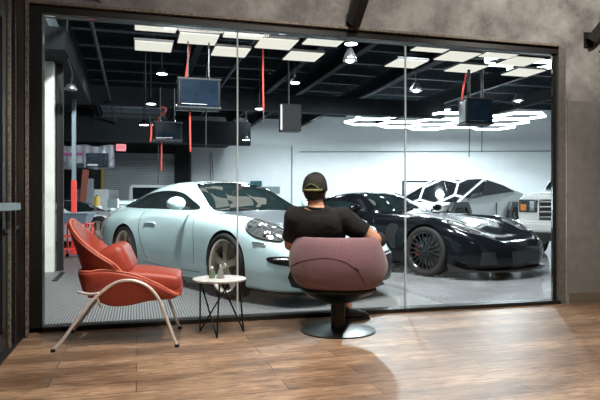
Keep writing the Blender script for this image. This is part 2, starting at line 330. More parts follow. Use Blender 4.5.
# pillars on the left
p = W(51, 272, 8.43)
structure('white_pillar', bx(p.x-.11, p.x+.04, p.y-.05, p.y+.2, 0, 3.42, bev=.01), 'pillar')
structure('wall_beam', bx(p.x-.1, p.x+.02, 5.4, 12.5, 3.42, 3.72), 'bluegrey')
b = bx(p.x+.06, p.x+.11, p.y+.1, p.y+.3, 0, 3.3)
box(b, p.x+.11, p.x+.15, p.y+.12, p.y+.2, 0, 3.3)
structure('dark_door_track', b, 'frame')
b = bmesh.new()
for z in (.3, .8, 1.3, 1.8, 2.3, 2.8): box(b, p.x-.2, p.x-.12, p.y-.1, p.y-.05, z, z+.12)
structure('wall_hinges', b, 'bluegrey')
structure('back_pillar', bx(XP(175, YB-.5), XP(189, YB-.5), YB-.6, YB-.1, 0, H), 'blackpaint')
x = XP(192, YB-.3)
structure('roller_door', bx(XP(103, YB-.1), XP(175, YB-.1), YB-.12, YB-.02, 0, 2.75), 'shutter')
structure('roller_door_box', bx(XP(103, YB-.1), XP(175, YB-.1), YB-.45, YB-.02, 2.72, 2.95), 'grey')
structure('door_jamb', bx(XP(101, YB-.1), XP(103.5, YB-.1), YB-.2, YB-.02, 0, 2.75), 'yellow')
for px in (211, 213.5, 292):
    s = onwall(px); o = link('wall_conduit', tb([(s, -.03, 0), (s, -.03, 3.1 if px < 250 else 3.3)], .02, 6), 'alu'); o.location = ww.location; o.rotation_euler = ww.rotation_euler; o['kind'] = 'structure'
o = link('wall_conduit', tb([(onwall(300), -.04, 3.05), (onwall(560), -.04, 2.9)], .02, 6), 'alu'); o.location = ww.location; o.rotation_euler = ww.rotation_euler; o['kind'] = 'structure'
# ------------------------------------------------------------------ cars
def pchip(xs, ys, x):
    n = len(xs); h = np.diff(xs); d = np.diff(ys)/h; m = np.zeros(n); m[0] = d[0]; m[-1] = d[-1]
    for i in range(1, n-1):
        if d[i-1]*d[i] > 0:
            w1 = 2*h[i]+h[i-1]; w2 = h[i]+2*h[i-1]; m[i] = (w1+w2)/(w1/d[i-1]+w2/d[i])
    i = np.clip(np.searchsorted(xs, x)-1, 0, n-2); t = (x-xs[i])/h[i]
    return (2*t**3-3*t**2+1)*ys[i]+(t**3-2*t**2+t)*h[i]*m[i]+(-2*t**3+3*t**2)*ys[i+1]+(t**3-t**2)*h[i]*m[i+1]
def shell(name, rows, m, parent, wheels, arch_r, nx=150, sub=7, arch_in=.55):
    rows = sorted(rows, key=lambda r: r[0]); xs = np.array([r[0] for r in rows]); A = np.array([[(float(y), float(z)) for y, z in r[1]] for r in rows])
    K = A.shape[1]; t = np.linspace(0, 1, nx); X = xs[0]+(xs[-1]-xs[0])*(.5-.5*np.cos(PI*(.06+.88*t)))
    X = xs[0]+(xs[-1]-xs[0])*(X-X[0])/(X[-1]-X[0])
    S = np.stack([np.stack([pchip(xs, A[:, k, c], X) for c in (0, 1)], -1) for k in range(K)], 1)
    bm = bmesh.new(); rings = []
    for i, x in enumerate(X):
        pts = catmull([(0, S[i, k, 0], S[i, k, 1]) for k in range(K)], sub)
        R = [bm.verts.new((x, p.y if 0 < j < len(pts)-1 else 0, p.z)) for j, p in enumerate(pts)]
        Lf = [bm.verts.new((x, -p.y, p.z)) for p in pts[1:-1]]
        rings.append(R+Lf[::-1])
    n = len(rings[0])
    for a, b in zip(rings, rings[1:]):
        for k in range(n): bm.faces.new((a[k], a[(k+1) % n], b[(k+1) % n], b[k]))
    bm.faces.new(rings[0][::-1]); bm.faces.new(rings[-1])
    bmesh.ops.recalc_face_normals(bm, faces=bm.faces)
    o = link(name, bm, [m, 'trim'], parent)
    cb = bmesh.new()
    for wx, wz in wheels:
        for s in (-1, 1):
            lathe(cb, [(0, arch_in), (arch_r, arch_in), (arch_r, 1.3), (0, 1.3)], 48, mtx=Matrix.Translation((wx, 0, wz)) @ Matrix.Rotation(s*-PI/2, 4, 'X'))
    bmesh.ops.recalc_face_normals(cb, faces=cb.faces)
    co = link('cutter', cb, 'trim')
    md = o.modifiers.new('b', 'BOOLEAN'); md.operation = 'DIFFERENCE'; md.object = co; md.solver = 'EXACT'
    bake(o); bpy.data.objects.remove(co)
    me = o.data
    for p in me.polygons:
        c = p.center; p.material_index = 0
        for wx, wz in wheels:
            r = math.hypot(c.x-wx, c.z-wz)
            if abs(c.y) > arch_in-.01 and r < arch_r+.004 and (Vector((c.x-wx, 0, c.z-wz)).dot(p.normal) < -.3*r or abs(p.normal.y) > .98 and abs(abs(c.y)-arch_in) < .01): p.material_index = 1
    me.polygons.foreach_set('use_smooth', [True]*len(me.polygons)); me.set_sharp_from_angle(angle=math.radians(42))
    bm = bmesh.new(); bm.from_mesh(me); bv = BVHTree.FromBMesh(bm); bm.free()
    return o, bv
def cast(bv, p, d, off):
    h = bv.ray_cast(Vector(p)+d*3, -d)
    if h[0] is None: h = bv.find_nearest(Vector(p))
    n = h[1]
    if n.dot(d) < 0: n = -n
    return h[0]+n*off
def patch(name, bv, outline, d, m, parent, off=.004, step=.045, smooth=4, close_line=False):
    """thin skin that follows the body inside a drawn outline"""
    d = Vector(d).normalized(); u = d.orthogonal().normalized(); v = d.cross(u)
    pts = catmull(outline, smooth, True) if smooth > 1 else [Vector(p) for p in outline]
    out = []
    for a, b in zip(pts, pts[1:]+pts[:1]):
        k = max(1, int((b-a).length/step))
        out += [a.lerp(b, i/k) for i in range(k)]
    o2 = [Vector((p.dot(u), p.dot(v))) for p in out]; h = np.mean([p.dot(d) for p in out])
    xs_ = [p.x for p in o2]; ys_ = [p.y for p in o2]
    def inside(x, y):
        c = False; n = len(o2)
        for i in range(n):
            a, b = o2[i], o2[i-1]
            if (a.y > y) != (b.y > y) and x < (b.x-a.x)*(y-a.y)/(b.y-a.y)+a.x: c = not c
        return c
    ins = []
    gx = np.arange(min(xs_), max(xs_), step)
    for x in gx:
        for y in np.arange(min(ys_), max(ys_), step):
            if inside(x, y) and min((Vector((x, y))-q).length for q in o2) > step*.45: ins.append(Vector((x, y)))
    n = len(o2); res = geometry.delaunay_2d_cdt(o2+ins, [(i, (i+1) % n) for i in range(n)], [], 1, 1e-5)
    bm = bmesh.new(); V = [bm.verts.new(cast(bv, u*q.x+v*q.y+d*h, d, off)) for q in res[0]]
    for f in res[2]:
        try: bm.faces.new([V[i] for i in f])
        except ValueError: pass
    bm.normal_update()
    for f in bm.faces:
        if f.normal.dot(d) < 0: f.normal_flip()
    return link(name, bm, m, parent, smooth=True)
def line_on(name, bv, pts, d, r, m, parent, smooth=5, off=.002, closed=False):
    d = Vector(d).normalized(); P = [cast(bv, p, d, off) for p in catmull(pts, smooth, closed)]
    return link(name, tb(P, r, 6, closed=closed), m, parent, smooth=True)
def mirror(pts): return [(x, -y, z) for x, y, z in pts]
def both(fn, name, bv, pts, d, *a, **k):
    for s in (1, -1):
        fn(name, bv, pts if s > 0 else mirror(pts), (d[0], d[1]*s, d[2]), *a, **k)
def make_wheel(parent, x, side, y, r, wdt, rim_r, spokes, rim, lip, style, z=None, cal='caliper'):
    z = r if z is None else z
    T = Matrix.Translation((x, side*y, z)) @ Matrix.Rotation(-side*PI/2, 4, 'X')     # local +z points outwards
    bm = bmesh.new()
    # barrel and lip
    lathe(bm, [(rim_r*.97, -wdt), (rim_r*.93, -wdt*.6), (rim_r*.90, -.05), (rim_r*.93, -.012), (rim_r*.985, .0), (rim_r*1.0, -.004), (rim_r*1.0, -wdt)], 48, mi=1)
    lathe(bm, [(0, -.02), (.07, -.02), (.075, -.045), (.06, -.09), (0, -.09)], 24)
    lathe(bm, [(0, -.008), (.028, -.01), (.032, -.022), (0, -.022)], 16, mi=1)
    for k in range(spokes):
        a = 2*PI*k/spokes+.3
        R = Matrix.Rotation(a, 4, 'Z')
        if style == 'five':
            poly = [(.045, -.036), (rim_r*.5, -.030), (rim_r*.93, -.062), (rim_r*.95, 0), (rim_r*.93, .062), (rim_r*.5, .030), (.045, .036)]
            prism(bm, [Vector((px_, py_, -.018-.012*(px_ > rim_r*.8))) for px_, py_ in poly], (0, 0, -.03), R)
        else:
            for s in (-1, 1):
                poly = [(.05, s*.006), (rim_r*.95, s*.030), (rim_r*.95, s*.048), (.05, s*.026)]
                prism(bm, [Vector((px_, py_, -.016)) for px_, py_ in poly], (0, 0, -.025), R)
    for k in range(5):
        a = 2*PI*k/5
        lathe(bm, [(0, -.012), (.009, -.014), (.01, -.03), (0, -.03)], 8, mi=1, mtx=Matrix.Translation((.05*math.cos(a), .05*math.sin(a), 0)))
    bmesh.ops.recalc_face_normals(bm, faces=bm.faces); bmesh.ops.transform(bm, matrix=T, verts=bm.verts)
    wh = link('wheel', bm, [rim, lip], parent, smooth=True, angle=35)
    ty = [(rim_r*.985, -.004), (rim_r+.01, .004), (r-.03, .008), (r-.012, .0), (r-.003, -.02), (r, -.05), (r, -wdt+.04), (r-.01, -wdt+.01), (rim_r, -wdt)]
    bm = lathe(bmesh.new(), ty, 56); bmesh.ops.transform(bm, matrix=T, verts=bm.verts); link('tyre', bm, 'rubber', wh, smooth=True, angle=50)
    bm = lathe(bmesh.new(), [(0, -.10), (rim_r*.74, -.10), (rim_r*.74, -.125), (0, -.125)], 32); bmesh.ops.transform(bm, matrix=T, verts=bm.verts); link('brake_disc', bm, 'disc', wh)
    bm = bmesh.new(); cv = []
    for k in range(9):
        a = math.radians(150+k*7)*1.0
        if side > 0: a = PI-a
        cv.append((a,))
    pts_o = [Vector((rim_r*.80*math.cos(a[0]), rim_r*.80*math.sin(a[0]), -.07)) for a in cv]; pts_i = [Vector((rim_r*.56*math.cos(a[0]), rim_r*.56*math.sin(a[0]), -.07)) for a in cv]
    prism(bm, pts_o+pts_i[::-1], (0, 0, -.07)); bmesh.ops.transform(bm, matrix=T, verts=bm.verts); link('brake_caliper', bm, cal, wh)
    return wh
def put_car(root, px, Z, lx, ly, theta):
    """stand the car so that its own point (lx, ly) is seen at px, depth Z, heading theta degrees towards the viewer from the right"""
    rz = -math.radians(theta)-YAW; root.rotation_euler = (0, 0, rz); g = W(px, 202, Z)
    o = Matrix.Rotation(rz, 3, 'Z') @ Vector((lx, ly, 0)); root.location = (g.x-o.x, g.y-o.y, 0)
# ---- rear engined coupe, pale blue
pc = thing('sports_coupe', 'pale blue sports coupe with bronze wheels and a dark graphite bonnet, behind the glass', 'car')
R9 = [
 (-1.12, [(0,.40),(.40,.40),(.5,.42),(.55,.5),(.52,.58),(.42,.62),(.32,.63),(.2,.64),(0,.64)]),
 (-1.08, [(0,.30),(.58,.30),(.72,.36),(.78,.52),(.74,.66),(.60,.74),(.42,.77),(.2,.78),(0,.78)]),
 (-.85, [(0,.20),(.70,.20),(.84,.30),(.89,.52),(.86,.72),(.74,.83),(.52,.89),(.25,.92),(0,.925)]),
 (-.5, [(0,.14),(.75,.14),(.90,.25),(.935,.52),(.91,.75),(.78,.885),(.56,.995),(.3,1.045),(0,1.06)]),
 (0, [(0,.12),(.76,.12),(.91,.22),(.94,.5),(.915,.76),(.80,.90),(.60,1.10),(.35,1.17),(0,1.195)]),
 (.45, [(0,.12),(.76,.12),(.87,.2),(.905,.5),(.875,.77),(.80,.90),(.60,1.18),(.35,1.245),(0,1.265)]),
 (.9, [(0,.12),(.76,.12),(.85,.2),(.880,.5),(.855,.77),(.79,.905),(.585,1.205),(.35,1.265),(0,1.285)]),
 (1.2, [(0,.12),(.76,.12),(.85,.2),(.875,.5),(.855,.77),(.78,.905),(.58,1.165),(.35,1.225),(0,1.245)]),
 (1.6, [(0,.12),(.76,.12),(.85,.2),(.880,.5),(.86,.77),(.77,.90),(.64,1.00),(.4,1.06),(0,1.085)]),
 (1.93, [(0,.12),(.76,.12),(.86,.2),(.89,.5),(.875,.76),(.77,.87),(.62,.885),(.4,.905),(0,.925)]),
 (2.2, [(0,.12),(.76,.12),(.88,.22),(.905,.5),(.885,.76),(.76,.865),(.58,.855),(.35,.855),(0,.862)]),
 (2.46, [(0,.12),(.76,.12),(.89,.24),(.915,.5),(.89,.745),(.75,.855),(.55,.825),(.35,.808),(0,.808)]),
 (2.8, [(0,.12),(.74,.12),(.88,.24),(.90,.48),(.865,.69),(.71,.80),(.5,.765),(.3,.745),(0,.742)]),
 (3.08, [(0,.12),(.70,.12),(.84,.22),(.855,.44),(.81,.60),(.65,.70),(.45,.68),(.28,.67),(0,.668)]),
 (3.27, [(0,.13),(.62,.13),(.75,.22),(.76,.4),(.71,.51),(.57,.585),(.40,.59),(.22,.59),(0,.59)]),
 (3.39, [(0,.15),(.48,.15),(.60,.24),(.62,.38),(.56,.45),(.44,.50),(.30,.51),(.16,.51),(0,.51)]),
 (3.43, [(0,.20),(.36,.20),(.46,.27),(.48,.36),(.42,.41),(.34,.44),(.24,.45),(.12,.45),(0,.45)])]
_, bv = shell('body', R9, 'skyblue', pc, [(0, .34), (2.46, .34)], .372)
sidewin = [(1.68, .8, .945), (1.40, .8, 1.055), (1.12, .8, 1.145), (.75, .8, 1.175), (.3, .8, 1.145), (-.05, .8, 1.075), (-.32, .8, .985), (-.30, .8, .955), (.1, .8, .935), (.9, .8, .93), (1.5, .8, .925)]
both(patch, 'side_window', bv, sidewin, (0, 1, .25), 'carglass', pc)
both(line_on, 'window_surround', bv, sidewin, (0, 1, .25), .009, 'trim', pc, closed=True)
ws = [(1.90, .62, .9), (1.99, .3, .9), (2.01, 0, .9), (1.99, -.3, .9), (1.90, -.62, .9), (1.5, -.57, 1.05), (1.16, -.47, 1.2), (1.09, -.25, 1.2), (1.07, 0, 1.2), (1.09, .25, 1.2), (1.16, .47, 1.2), (1.5, .57, 1.05)]
patch('windshield', bv, ws, (.75, 0, 1), 'carglass', pc)
bn = [(1.25, .50, 1.2), (1.18, .25, 1.2), (1.16, 0, 1.2), (1.18, -.25, 1.2), (1.25, -.50, 1.2), (1.16, -.475, 1.2), (1.09, -.25, 1.2), (1.07, 0, 1.2), (1.09, .25, 1.2), (1.16, .475, 1.2)]
patch('sun_strip', bv, bn, (.75, 0, 1), 'blackpaintcar', pc, off=.007, smooth=1)
tm = textmesh('Lullithorm', .078); bmesh.ops.triangulate(tm, faces=tm.faces)
dd = Vector((.6, 0, 1)).normalized()
for v in tm.verts:
    y = -.37+v.co.x*1.5; v.co = cast(bv, (1.235-v.co.y*.9-.35*(y*y)*.0-.06*(1-(y/.5)**2), y, 1.2), dd, .010)
lathe(tm, [(.0, .0), (.03, 0)], 14, mtx=Matrix.Translation(cast(bv, (1.2, -.42, 1.2), dd, .011)) @ Vector((0, 0, 1)).rotation_difference(dd).to_matrix().to_4x4())
link('strip_lettering', tm, 'white', pc)
hood = [(1.98, .58, .9), (2.05, 0, .9), (1.98, -.58, .9), (2.3, -.52, .8), (2.8, -.44, .75), (3.0, -.34, .65), (3.06, 0, .62), (3.0, .34, .65), (2.8, .44, .75), (2.3, .52, .8)]
patch('bonnet', bv, hood, (.2, 0, 1), 'carbon', pc, off=.003)
hl = [(3.14, .68, .60), (3.09, .78, .63), (2.96, .85, .68), (2.80, .85, .745), (2.72, .76, .79), (2.75, .65, .79), (2.88, .56, .74), (3.05, .58, .66)]
for s in (1, -1):
    q = hl if s > 0 else mirror(hl); D = (.8, .35*s, .75)
    h = patch('headlight', bv, q, D, 'lens', pc, off=.008, step=.03)
    line_on('headlight_rim', bv, q, D, .010, 'trim', h, closed=True, off=.006)
    for (x, y, z, r) in ((3.01, .75, .67, .045), (2.88, .72, .735, .05), (2.96, .65, .70, .025)):
        c = cast(bv, (x, y*s, z), Vector(D).normalized(), .006)
        link('lamp_reflector', lt([(0, .006), (r*.5, .008), (r, .002), (r*1.1, -.004), (0, -.004)], 20, mtx=Matrix.Translation(c) @ Vector((0, 0, 1)).rotation_difference(Vector(D)).to_matrix().to_4x4()), 'chrome', h, smooth=True)
both(patch, 'running_light', bv, [(3.10, .82, .47), (3.24, .68, .48), (3.38, .45, .465), (3.38, .45, .39), (3.26, .68, .39), (3.12, .81, .42)], (1, .5, 0), 'trim', pc, off=.006, step=.03)
both(line_on, 'running_light_strip', bv, [(3.14, .79, .455), (3.26, .66, .45), (3.37, .47, .44)], (1, .5, 0), .009, 'chrome', pc, off=.008)
both(patch, 'bumper_intake', bv, [(3.25, .69, .37), (3.40, .42, .37), (3.41, .40, .20), (3.34, .50, .17), (3.26, .68, .20)], (1, .35, 0), 'trim', pc, off=.006, step=.03, smooth=2)
patch('centre_intake', bv, [(3.43, .34, .36), (3.43, -.34, .36), (3.43, -.36, .20), (3.43, .36, .20)], (1, 0, 0), 'trim', pc, off=.006, smooth=1)
both(line_on, 'indicator_strip', bv, [(2.93, .89, .60), (3.02, .88, .595), (3.08, .86, .585)], (.2, 1, 0), .013, 'chrome', pc, off=.003)
both(line_on, 'door_seam', bv, [(1.78, .88, .30), (1.80, .88, .55), (1.76, .88, .80), (1.68, .86, .92)], (0, 1, 0), .0035, 'trim', pc, off=0)
both(line_on, 'door_seam', bv, [(.42, .9, .88), (.40, .9, .7), (.50, .9, .45), (.62, .9, .28)], (0, 1, 0), .0035, 'trim', pc, off=0)
both(line_on, 'sill_line', bv, [(.5, .88, .23), (1.2, .87, .21), (1.9, .88, .22)], (0, 1, 0), .004, 'trim', pc, off=0)
both(line_on, 'bonnet_seam', bv, [(3.2, .40, .62), (2.9, .50, .75), (2.4, .60, .83), (2.0, .66, .88)], (0, 0, 1), .003, 'trim', pc, off=0)
both(line_on, 'door_handle', bv, [(.55, .9, .72), (.62, .9, .735), (.76, .9, .735), (.82, .9, .725)], (0, 1, 0), .013, 'skyblue', pc, off=.006)
sp = bmesh.new()
for s in (-1, 1):
    a = [cast(bv, (3.40, .40*s, .145), Vector((1, .2*s, 0)).normalized(), 0)]
pts = [(3.46, 0), (3.43, .3), (3.33, .58), (3.12, .78), (2.88, .88), (2.88, .80), (3.1, .70), (3.3, .45), (3.3, 0)]
poly = [Vector((x, y, .105)) for x, y in pts]+[Vector((x, -y, .105)) for x, y in pts[1:-1]][::-1]
link('front_splitter', prism(bmesh.new(), poly, (0, 0, .022)), 'trim', pc)
for s in (1, -1):
    bm = lathe(bmesh.new(), [(0, -.075), (.05, -.068), (.085, -.03), (.09, .015), (.075, .04), (.04, .052), (0, .055)], 24, sx=1.25, sy=.85, mtx=Matrix.Translation((1.62, s*1.0, .985)) @ Matrix.Rotation(PI/2, 4, 'Y') @ Matrix.Rotation(PI/2, 4, 'Z'))
    mo = link('wing_mirror', bm, 'skyblue', pc, smooth=True)
    link('mirror_stalk', tb([(1.60, s*.83, .925), (1.62, s*.90, .93), (1.62, s*.97, .95)], [.022, .016, .02], 8), 'trim', mo)
    link('mirror_face', lt([(0, -.001), (.075, -.001), (.075, .003), (0, .003)], 20, sx=1.2, sy=.8, mtx=Matrix.Translation((1.545, s*1.0, .985)) @ Matrix.Rotation(PI/2, 4, 'Y') @ Matrix.Rotation(PI/2, 4, 'Z')), 'chrome', mo)
# rear wing
bm = bmesh.new(); sec = [(-1.14, 1.00), (-1.02, 1.03), (-.90, 1.01), (-.80, .97), (-.90, .94), (-1.05, .93)]
prism(bm, [Vector((x, -.66, z)) for x, z in sec], (0, 1.32, 0)); wg = link('rear_wing', bm, 'skyblue', pc)
for s in (-1, 1): link('wing_end_plate', bx(-1.16, -.78, s*.67-.012, s*.67+.012, .91, 1.05, .004), 'skyblue', wg)
for s in (-1, 1):
    bm = bmesh.new(); prism(bm, [Vector((-.95, s*.42, .86)), Vector((-.75, s*.42, .90)), Vector((-.92, s*.42, .96)), Vector((-1.06, s*.42, .96))], (0, .02, 0))
    link('wing_support', bm, 'skyblue', wg)
for x in (0, 2.46):
    for s in (1, -1): make_wheel(pc, x, s, .915 if x else .925, .34, .26, .28, 5, 'bronze', 'polished', 'five', cal='trim')
put_car(pc, 223, 6.1, 2.46, -.915, 50)
# ---- front engined coupe, black
def low_rows(k=1.0):
    R = [
 (-.88, [(0,.40),(.55,.40),(.70,.45),(.76,.58),(.74,.72),(.66,.78),(.5,.80),(.25,.81),(0,.81)]),
 (-.82, [(0,.30),(.65,.30),(.82,.38),(.88,.56),(.86,.76),(.76,.86),(.55,.885),(.28,.89),(0,.89)]),
 (-.45, [(0,.16),(.75,.16),(.93,.28),(.965,.54),(.94,.76),(.80,.88),(.58,.93),(.3,.955),(0,.96)]),
 (0, [(0,.13),(.78,.13),(.94,.24),(.975,.52),(.95,.78),(.80,.89),(.56,1.00),(.3,1.05),(0,1.07)]),
 (.45, [(0,.12),(.78,.12),(.90,.22),(.93,.5),(.90,.76),(.80,.88),(.56,1.11),(.32,1.16),(0,1.185)]),
 (.85, [(0,.12),(.78,.12),(.88,.2),(.91,.5),(.88,.75),(.79,.87),(.56,1.145),(.32,1.205),(0,1.225)]),
 (1.15, [(0,.12),(.78,.12),(.88,.2),(.905,.5),(.88,.75),(.78,.865),(.56,1.11),(.32,1.175),(0,1.195)]),
 (1.5, [(0,.12),(.78,.12),(.88,.2),(.91,.5),(.89,.75),(.78,.86),(.60,.96),(.35,1.02),(0,1.045)]),
 (1.85, [(0,.12),(.78,.12),(.89,.2),(.92,.5),(.905,.75),(.80,.85),(.60,.855),(.35,.885),(0,.90)]),
 (2.3, [(0,.12),(.78,.12),(.92,.22),(.945,.5),(.92,.76),(.80,.845),(.60,.815),(.35,.835),(0,.85)]),
 (2.71, [(0,.12),(.78,.12),(.94,.24),(.965,.5),(.93,.75),(.80,.83),(.60,.785),(.35,.785),(0,.795)]),
 (3.05, [(0,.12),(.76,.12),(.92,.24),(.94,.48),(.90,.68),(.77,.755),(.57,.715),(.33,.70),(0,.705)]),
 (3.35, [(0,.12),(.70,.12),(.84,.22),(.86,.42),(.82,.56),(.68,.62),(.48,.60),(.28,.59),(0,.59)]),
 (3.55, [(0,.13),(.56,.13),(.68,.22),(.70,.36),(.65,.46),(.52,.51),(.36,.515),(.18,.52),(0,.52)]),
 (3.66, [(0,.16),(.32,.16),(.42,.24),(.44,.32),(.40,.38),(.32,.42),(.22,.43),(.1,.44),(0,.44)])]
    return [(x, [(y, z*k if z > .3 else z) for y, z in p]) for x, p in R]
def low_coupe(label, paint, wheelmat, lipmat, px, Z, theta, k=1.0):
    c = thing('low_coupe', label, 'car')
    _, bv = shell('body', low_rows(k), paint, c, [(0, .335), (2.71, .335)], .365, nx=120, sub=6)
    sw = [(1.52, .8, .90*k), (1.25, .8, 1.01*k), (1.0, .8, 1.085*k), (.6, .8, 1.10*k), (.2, .8, 1.035*k), (.0, .8, .96*k), (.15, .8, .915*k), (.8, .8, .90*k), (1.3, .8, .89*k)]
    both(patch, 'side_window', bv, sw, (0, 1, .25), 'carglass', c)
    w_ = [(1.78, .60, .9), (1.88, .3, .9), (1.91, 0, .9), (1.88, -.3, .9), (1.78, -.60, .9), (1.45, -.55, 1), (1.12, -.46, 1.15), (1.04, -.2, 1.15), (1.02, 0, 1.2), (1.04, .2, 1.2), (1.12, .46, 1.15), (1.45, .55, 1)]
    patch('windshield', bv, w_, (.7, 0, 1), 'carglass', c)
    h_ = [(3.42, .60, .6), (3.36, .74, .6), (3.15, .84, .68), (2.92, .86, .74), (2.98, .78, .74), (3.18, .66, .68)]
    for s in (1, -1):
        q = h_ if s > 0 else mirror(h_)
        h = patch('headlight', bv, q, (.6, .5*s, .8), 'lens', c, off=.006, step=.03)
        line_on('light_strip', bv, [(3.38, .64*s, .6), (3.2, .73*s, .65), (2.98, .82*s, .74)], (.6, .5*s, .8), .010, 'chrome', h, off=.009)
        line_on('light_strip', bv, [(3.40, .68*s, .56), (3.25, .80*s, .6), (3.05, .86*s, .68)], (.6, .5*s, .8), .006, 'chrome', h, off=.007)
    both(patch, 'corner_intake', bv, [(3.42, .74, .36), (3.55, .62, .36), (3.58, .58, .20), (3.42, .76, .20)], (1, .6, 0), 'trim', c, off=.005, step=.03, smooth=1)
    patch('grille', bv, [(3.65, .38, .36), (3.65, -.38, .36), (3.65, -.34, .19), (3.65, .34, .19)], (1, 0, 0), 'trim', c, off=.005, smooth=1)
    both(patch, 'fender_vent', bv, [(2.28, .93, .66), (2.12, .92, .70), (2.02, .92, .58), (2.12, .92, .36), (2.22, .93, .36), (2.20, .92, .52)], (0, 1, 0), 'trim', c, off=.005, step=.03, smooth=2)
    patch('bonnet_vent', bv, [(2.95, .26, .8), (2.98, 0, .8), (2.95, -.26, .8), (2.55, -.20, .8), (2.50, 0, .8), (2.55, .20, .8)], (.1, 0, 1), 'trim', c, off=.004)
    both(line_on, 'bonnet_crease', bv, [(3.3, .38, .6), (2.9, .44, .72), (2.4, .50, .82), (1.95, .56, .86)], (0, 0, 1), .006, paint, c, off=.0)
    both(line_on, 'door_seam', bv, [(1.75, .9, .28), (1.80, .9, .6), (1.70, .9, .84)], (0, 1, 0), .0035, 'trim', c, off=0)
    both(line_on, 'door_seam', bv, [(.50, .9, .86), (.46, .9, .6), (.62, .9, .28)], (0, 1, 0), .0035, 'trim', c, off=0)
    pts = [(3.74, 0), (3.71, .34), (3.60, .66), (3.40, .86), (3.12, .97), (3.10, .88), (3.3, .76), (3.5, .5), (3.5, 0)]
    poly = [Vector((x, y, .10)) for x, y in pts]+[Vector((x, -y, .10)) for x, y in pts[1:-1]][::-1]
    link('front_splitter', prism(bmesh.new(), poly, (0, 0, .02)), 'trim', c)
    for s in (-1, 1):
        bm = bmesh.new()
        prism(bm, [Vector((3.36, s*.86, .10)), Vector((3.12, s*.96, .10)), Vector((3.10, s*.97, .20)), Vector((3.30, s*.90, .14))], (0, s*.012, 0))
        link('canard', bm, 'trim', c)
        link('side_skirt', bx(.5, 2.2, s*.90-.05, s*.90+.05, .09, .125), 'trim', c)
    for s in (1, -1):
        bm = lathe(bmesh.new(), [(0, -.07), (.05, -.06), (.08, -.02), (.08, .02), (.05, .045), (0, .05)], 20, sx=1.3, sy=.75, mtx=Matrix.Translation((1.50, s*1.02, .95*k)) @ Matrix.Rotation(PI/2, 4, 'Y') @ Matrix.Rotation(PI/2, 4, 'Z'))
        mo = link('wing_mirror', bm, paint, c, smooth=True)
        link('mirror_stalk', tb([(1.50, s*.84, .90*k), (1.50, s*.96, .92*k)], .018, 8), 'trim', mo)
    for x in (0, 2.71):
        for s in (1, -1): make_wheel(c, x, s, .945, .335, .25, .262, 10 if wheelmat == 'blackwheel' else 5, wheelmat, lipmat, 'split' if wheelmat == 'blackwheel' else 'five')
    put_car(c, px, Z, 2.71, -.945, theta)
    return c, bv
low_coupe('glossy black low sports coupe with black split spoke wheels and red brake calipers', 'blackpaintcar', 'blackwheel', 'blackwheel', 424, 7.95, 49, .96)
low_coupe('white low sports coupe standing far back by the lift post, beyond the red armchair', 'whitepaint', 'bronze', 'polished', 97, 12.6, 22, .86)
# ---- angular stainless pickup (flat facets)
ct = thing('angular_pickup', 'angular stainless steel pickup truck parked behind the black coupe', 'truck')
def facet(name, P, faces, m, parent, mi=None):
    bm = bmesh.new(); V = {k: bm.verts.new(p) for k, p in P.items()}
    for f in faces:
        bm.faces.new([V[k] for k in f])
    bmesh.ops.recalc_face_normals(bm, faces=bm.faces)
    return link(name, bm, m, parent)
P = {}
for s, t in ((1, 'l'), (-1, 'r')):
    P['fb'+t] = (2.75, s*.80, .45); P['fm'+t] = (2.82, s*.86, .76); P['ft'+t] = (2.60, s*.88, .90)
    P['sb'+t] = (1.0, s*.93, .35); P['sbr'+t] = (-2.5, s*.93, .45); P['bm'+t] = (.9, s*1.0, .93); P['bmr'+t] = (-2.65, s*.98, 1.08)
    P['wb'+t] = (1.75, s*.93, .99); P['pk'+t] = (-.05, s*.84, 1.62); P['tl'+t] = (-2.70, s*.86, 1.26); P['rb'+t] = (-2.6, s*.85, .45)
fc = []
for t in 'lr':
    fc += [('fb'+t, 'fm'+t, 'bm'+t, 'sb'+t), ('fm'+t, 'ft'+t, 'wb'+t, 'bm'+t), ('sb'+t, 'bm'+t, 'bmr'+t, 'sbr'+t), ('wb'+t, 'pk'+t, 'bm'+t), ('pk'+t, 'tl'+t, 'bmr'+t, 'bm'+t), ('sbr'+t, 'bmr'+t, 'tl'+t, 'rb'+t)]
fc += [('fbl', 'fml', 'fmr', 'fbr'), ('fml', 'ftl', 'ftr', 'fmr'), ('ftl', 'wbl', 'wbr', 'ftr'), ('wbl', 'pkl', 'pkr', 'wbr'), ('pkl', 'tll', 'tlr', 'pkr'), ('tll', 'rbl', 'rbr', 'tlr'), ('fbl', 'fbr', 'sbr', 'sbl'), ('sbl', 'sbr', 'sbrr', 'sbrl'), ('sbrl', 'sbrr', 'rbr', 'rbl')]
facet('body', P, fc, 'stainless', ct)
def lerp(a, b, t): return Vector(P[a]).lerp(Vector(P[b]), t)
def quad(name, pts, off, m, th=.01, parent=ct):
    n = (pts[1]-pts[0]).cross(pts[2]-pts[0]).normalized(); c = sum(pts, Vector())/len(pts)
    if n.dot(c-Vector((0, 0, .8))) < 0: n = -n
    return link(name, prism(bmesh.new(), [p+n*(off-th) for p in pts], n*th), m, parent)
def inset(pts, k):
    c = sum(pts, Vector())/len(pts); return [p.lerp(c, k) for p in pts]
quad('windshield', [lerp('wbl', 'wbr', .04), lerp('pkl', 'pkr', .05), lerp('pkl', 'pkr', .95), lerp('wbl', 'wbr', .96)], .006, 'truckglass')
quad('roof_glass', [lerp('pkl', 'pkr', .08), lerp('pkl', 'pkr', .92), lerp('pkr', 'tlr', .5).lerp(lerp('pkl', 'tll', .5), .08), lerp('pkl', 'tll', .5).lerp(lerp('pkr', 'tlr', .5), .08)], .006, 'truckglass')
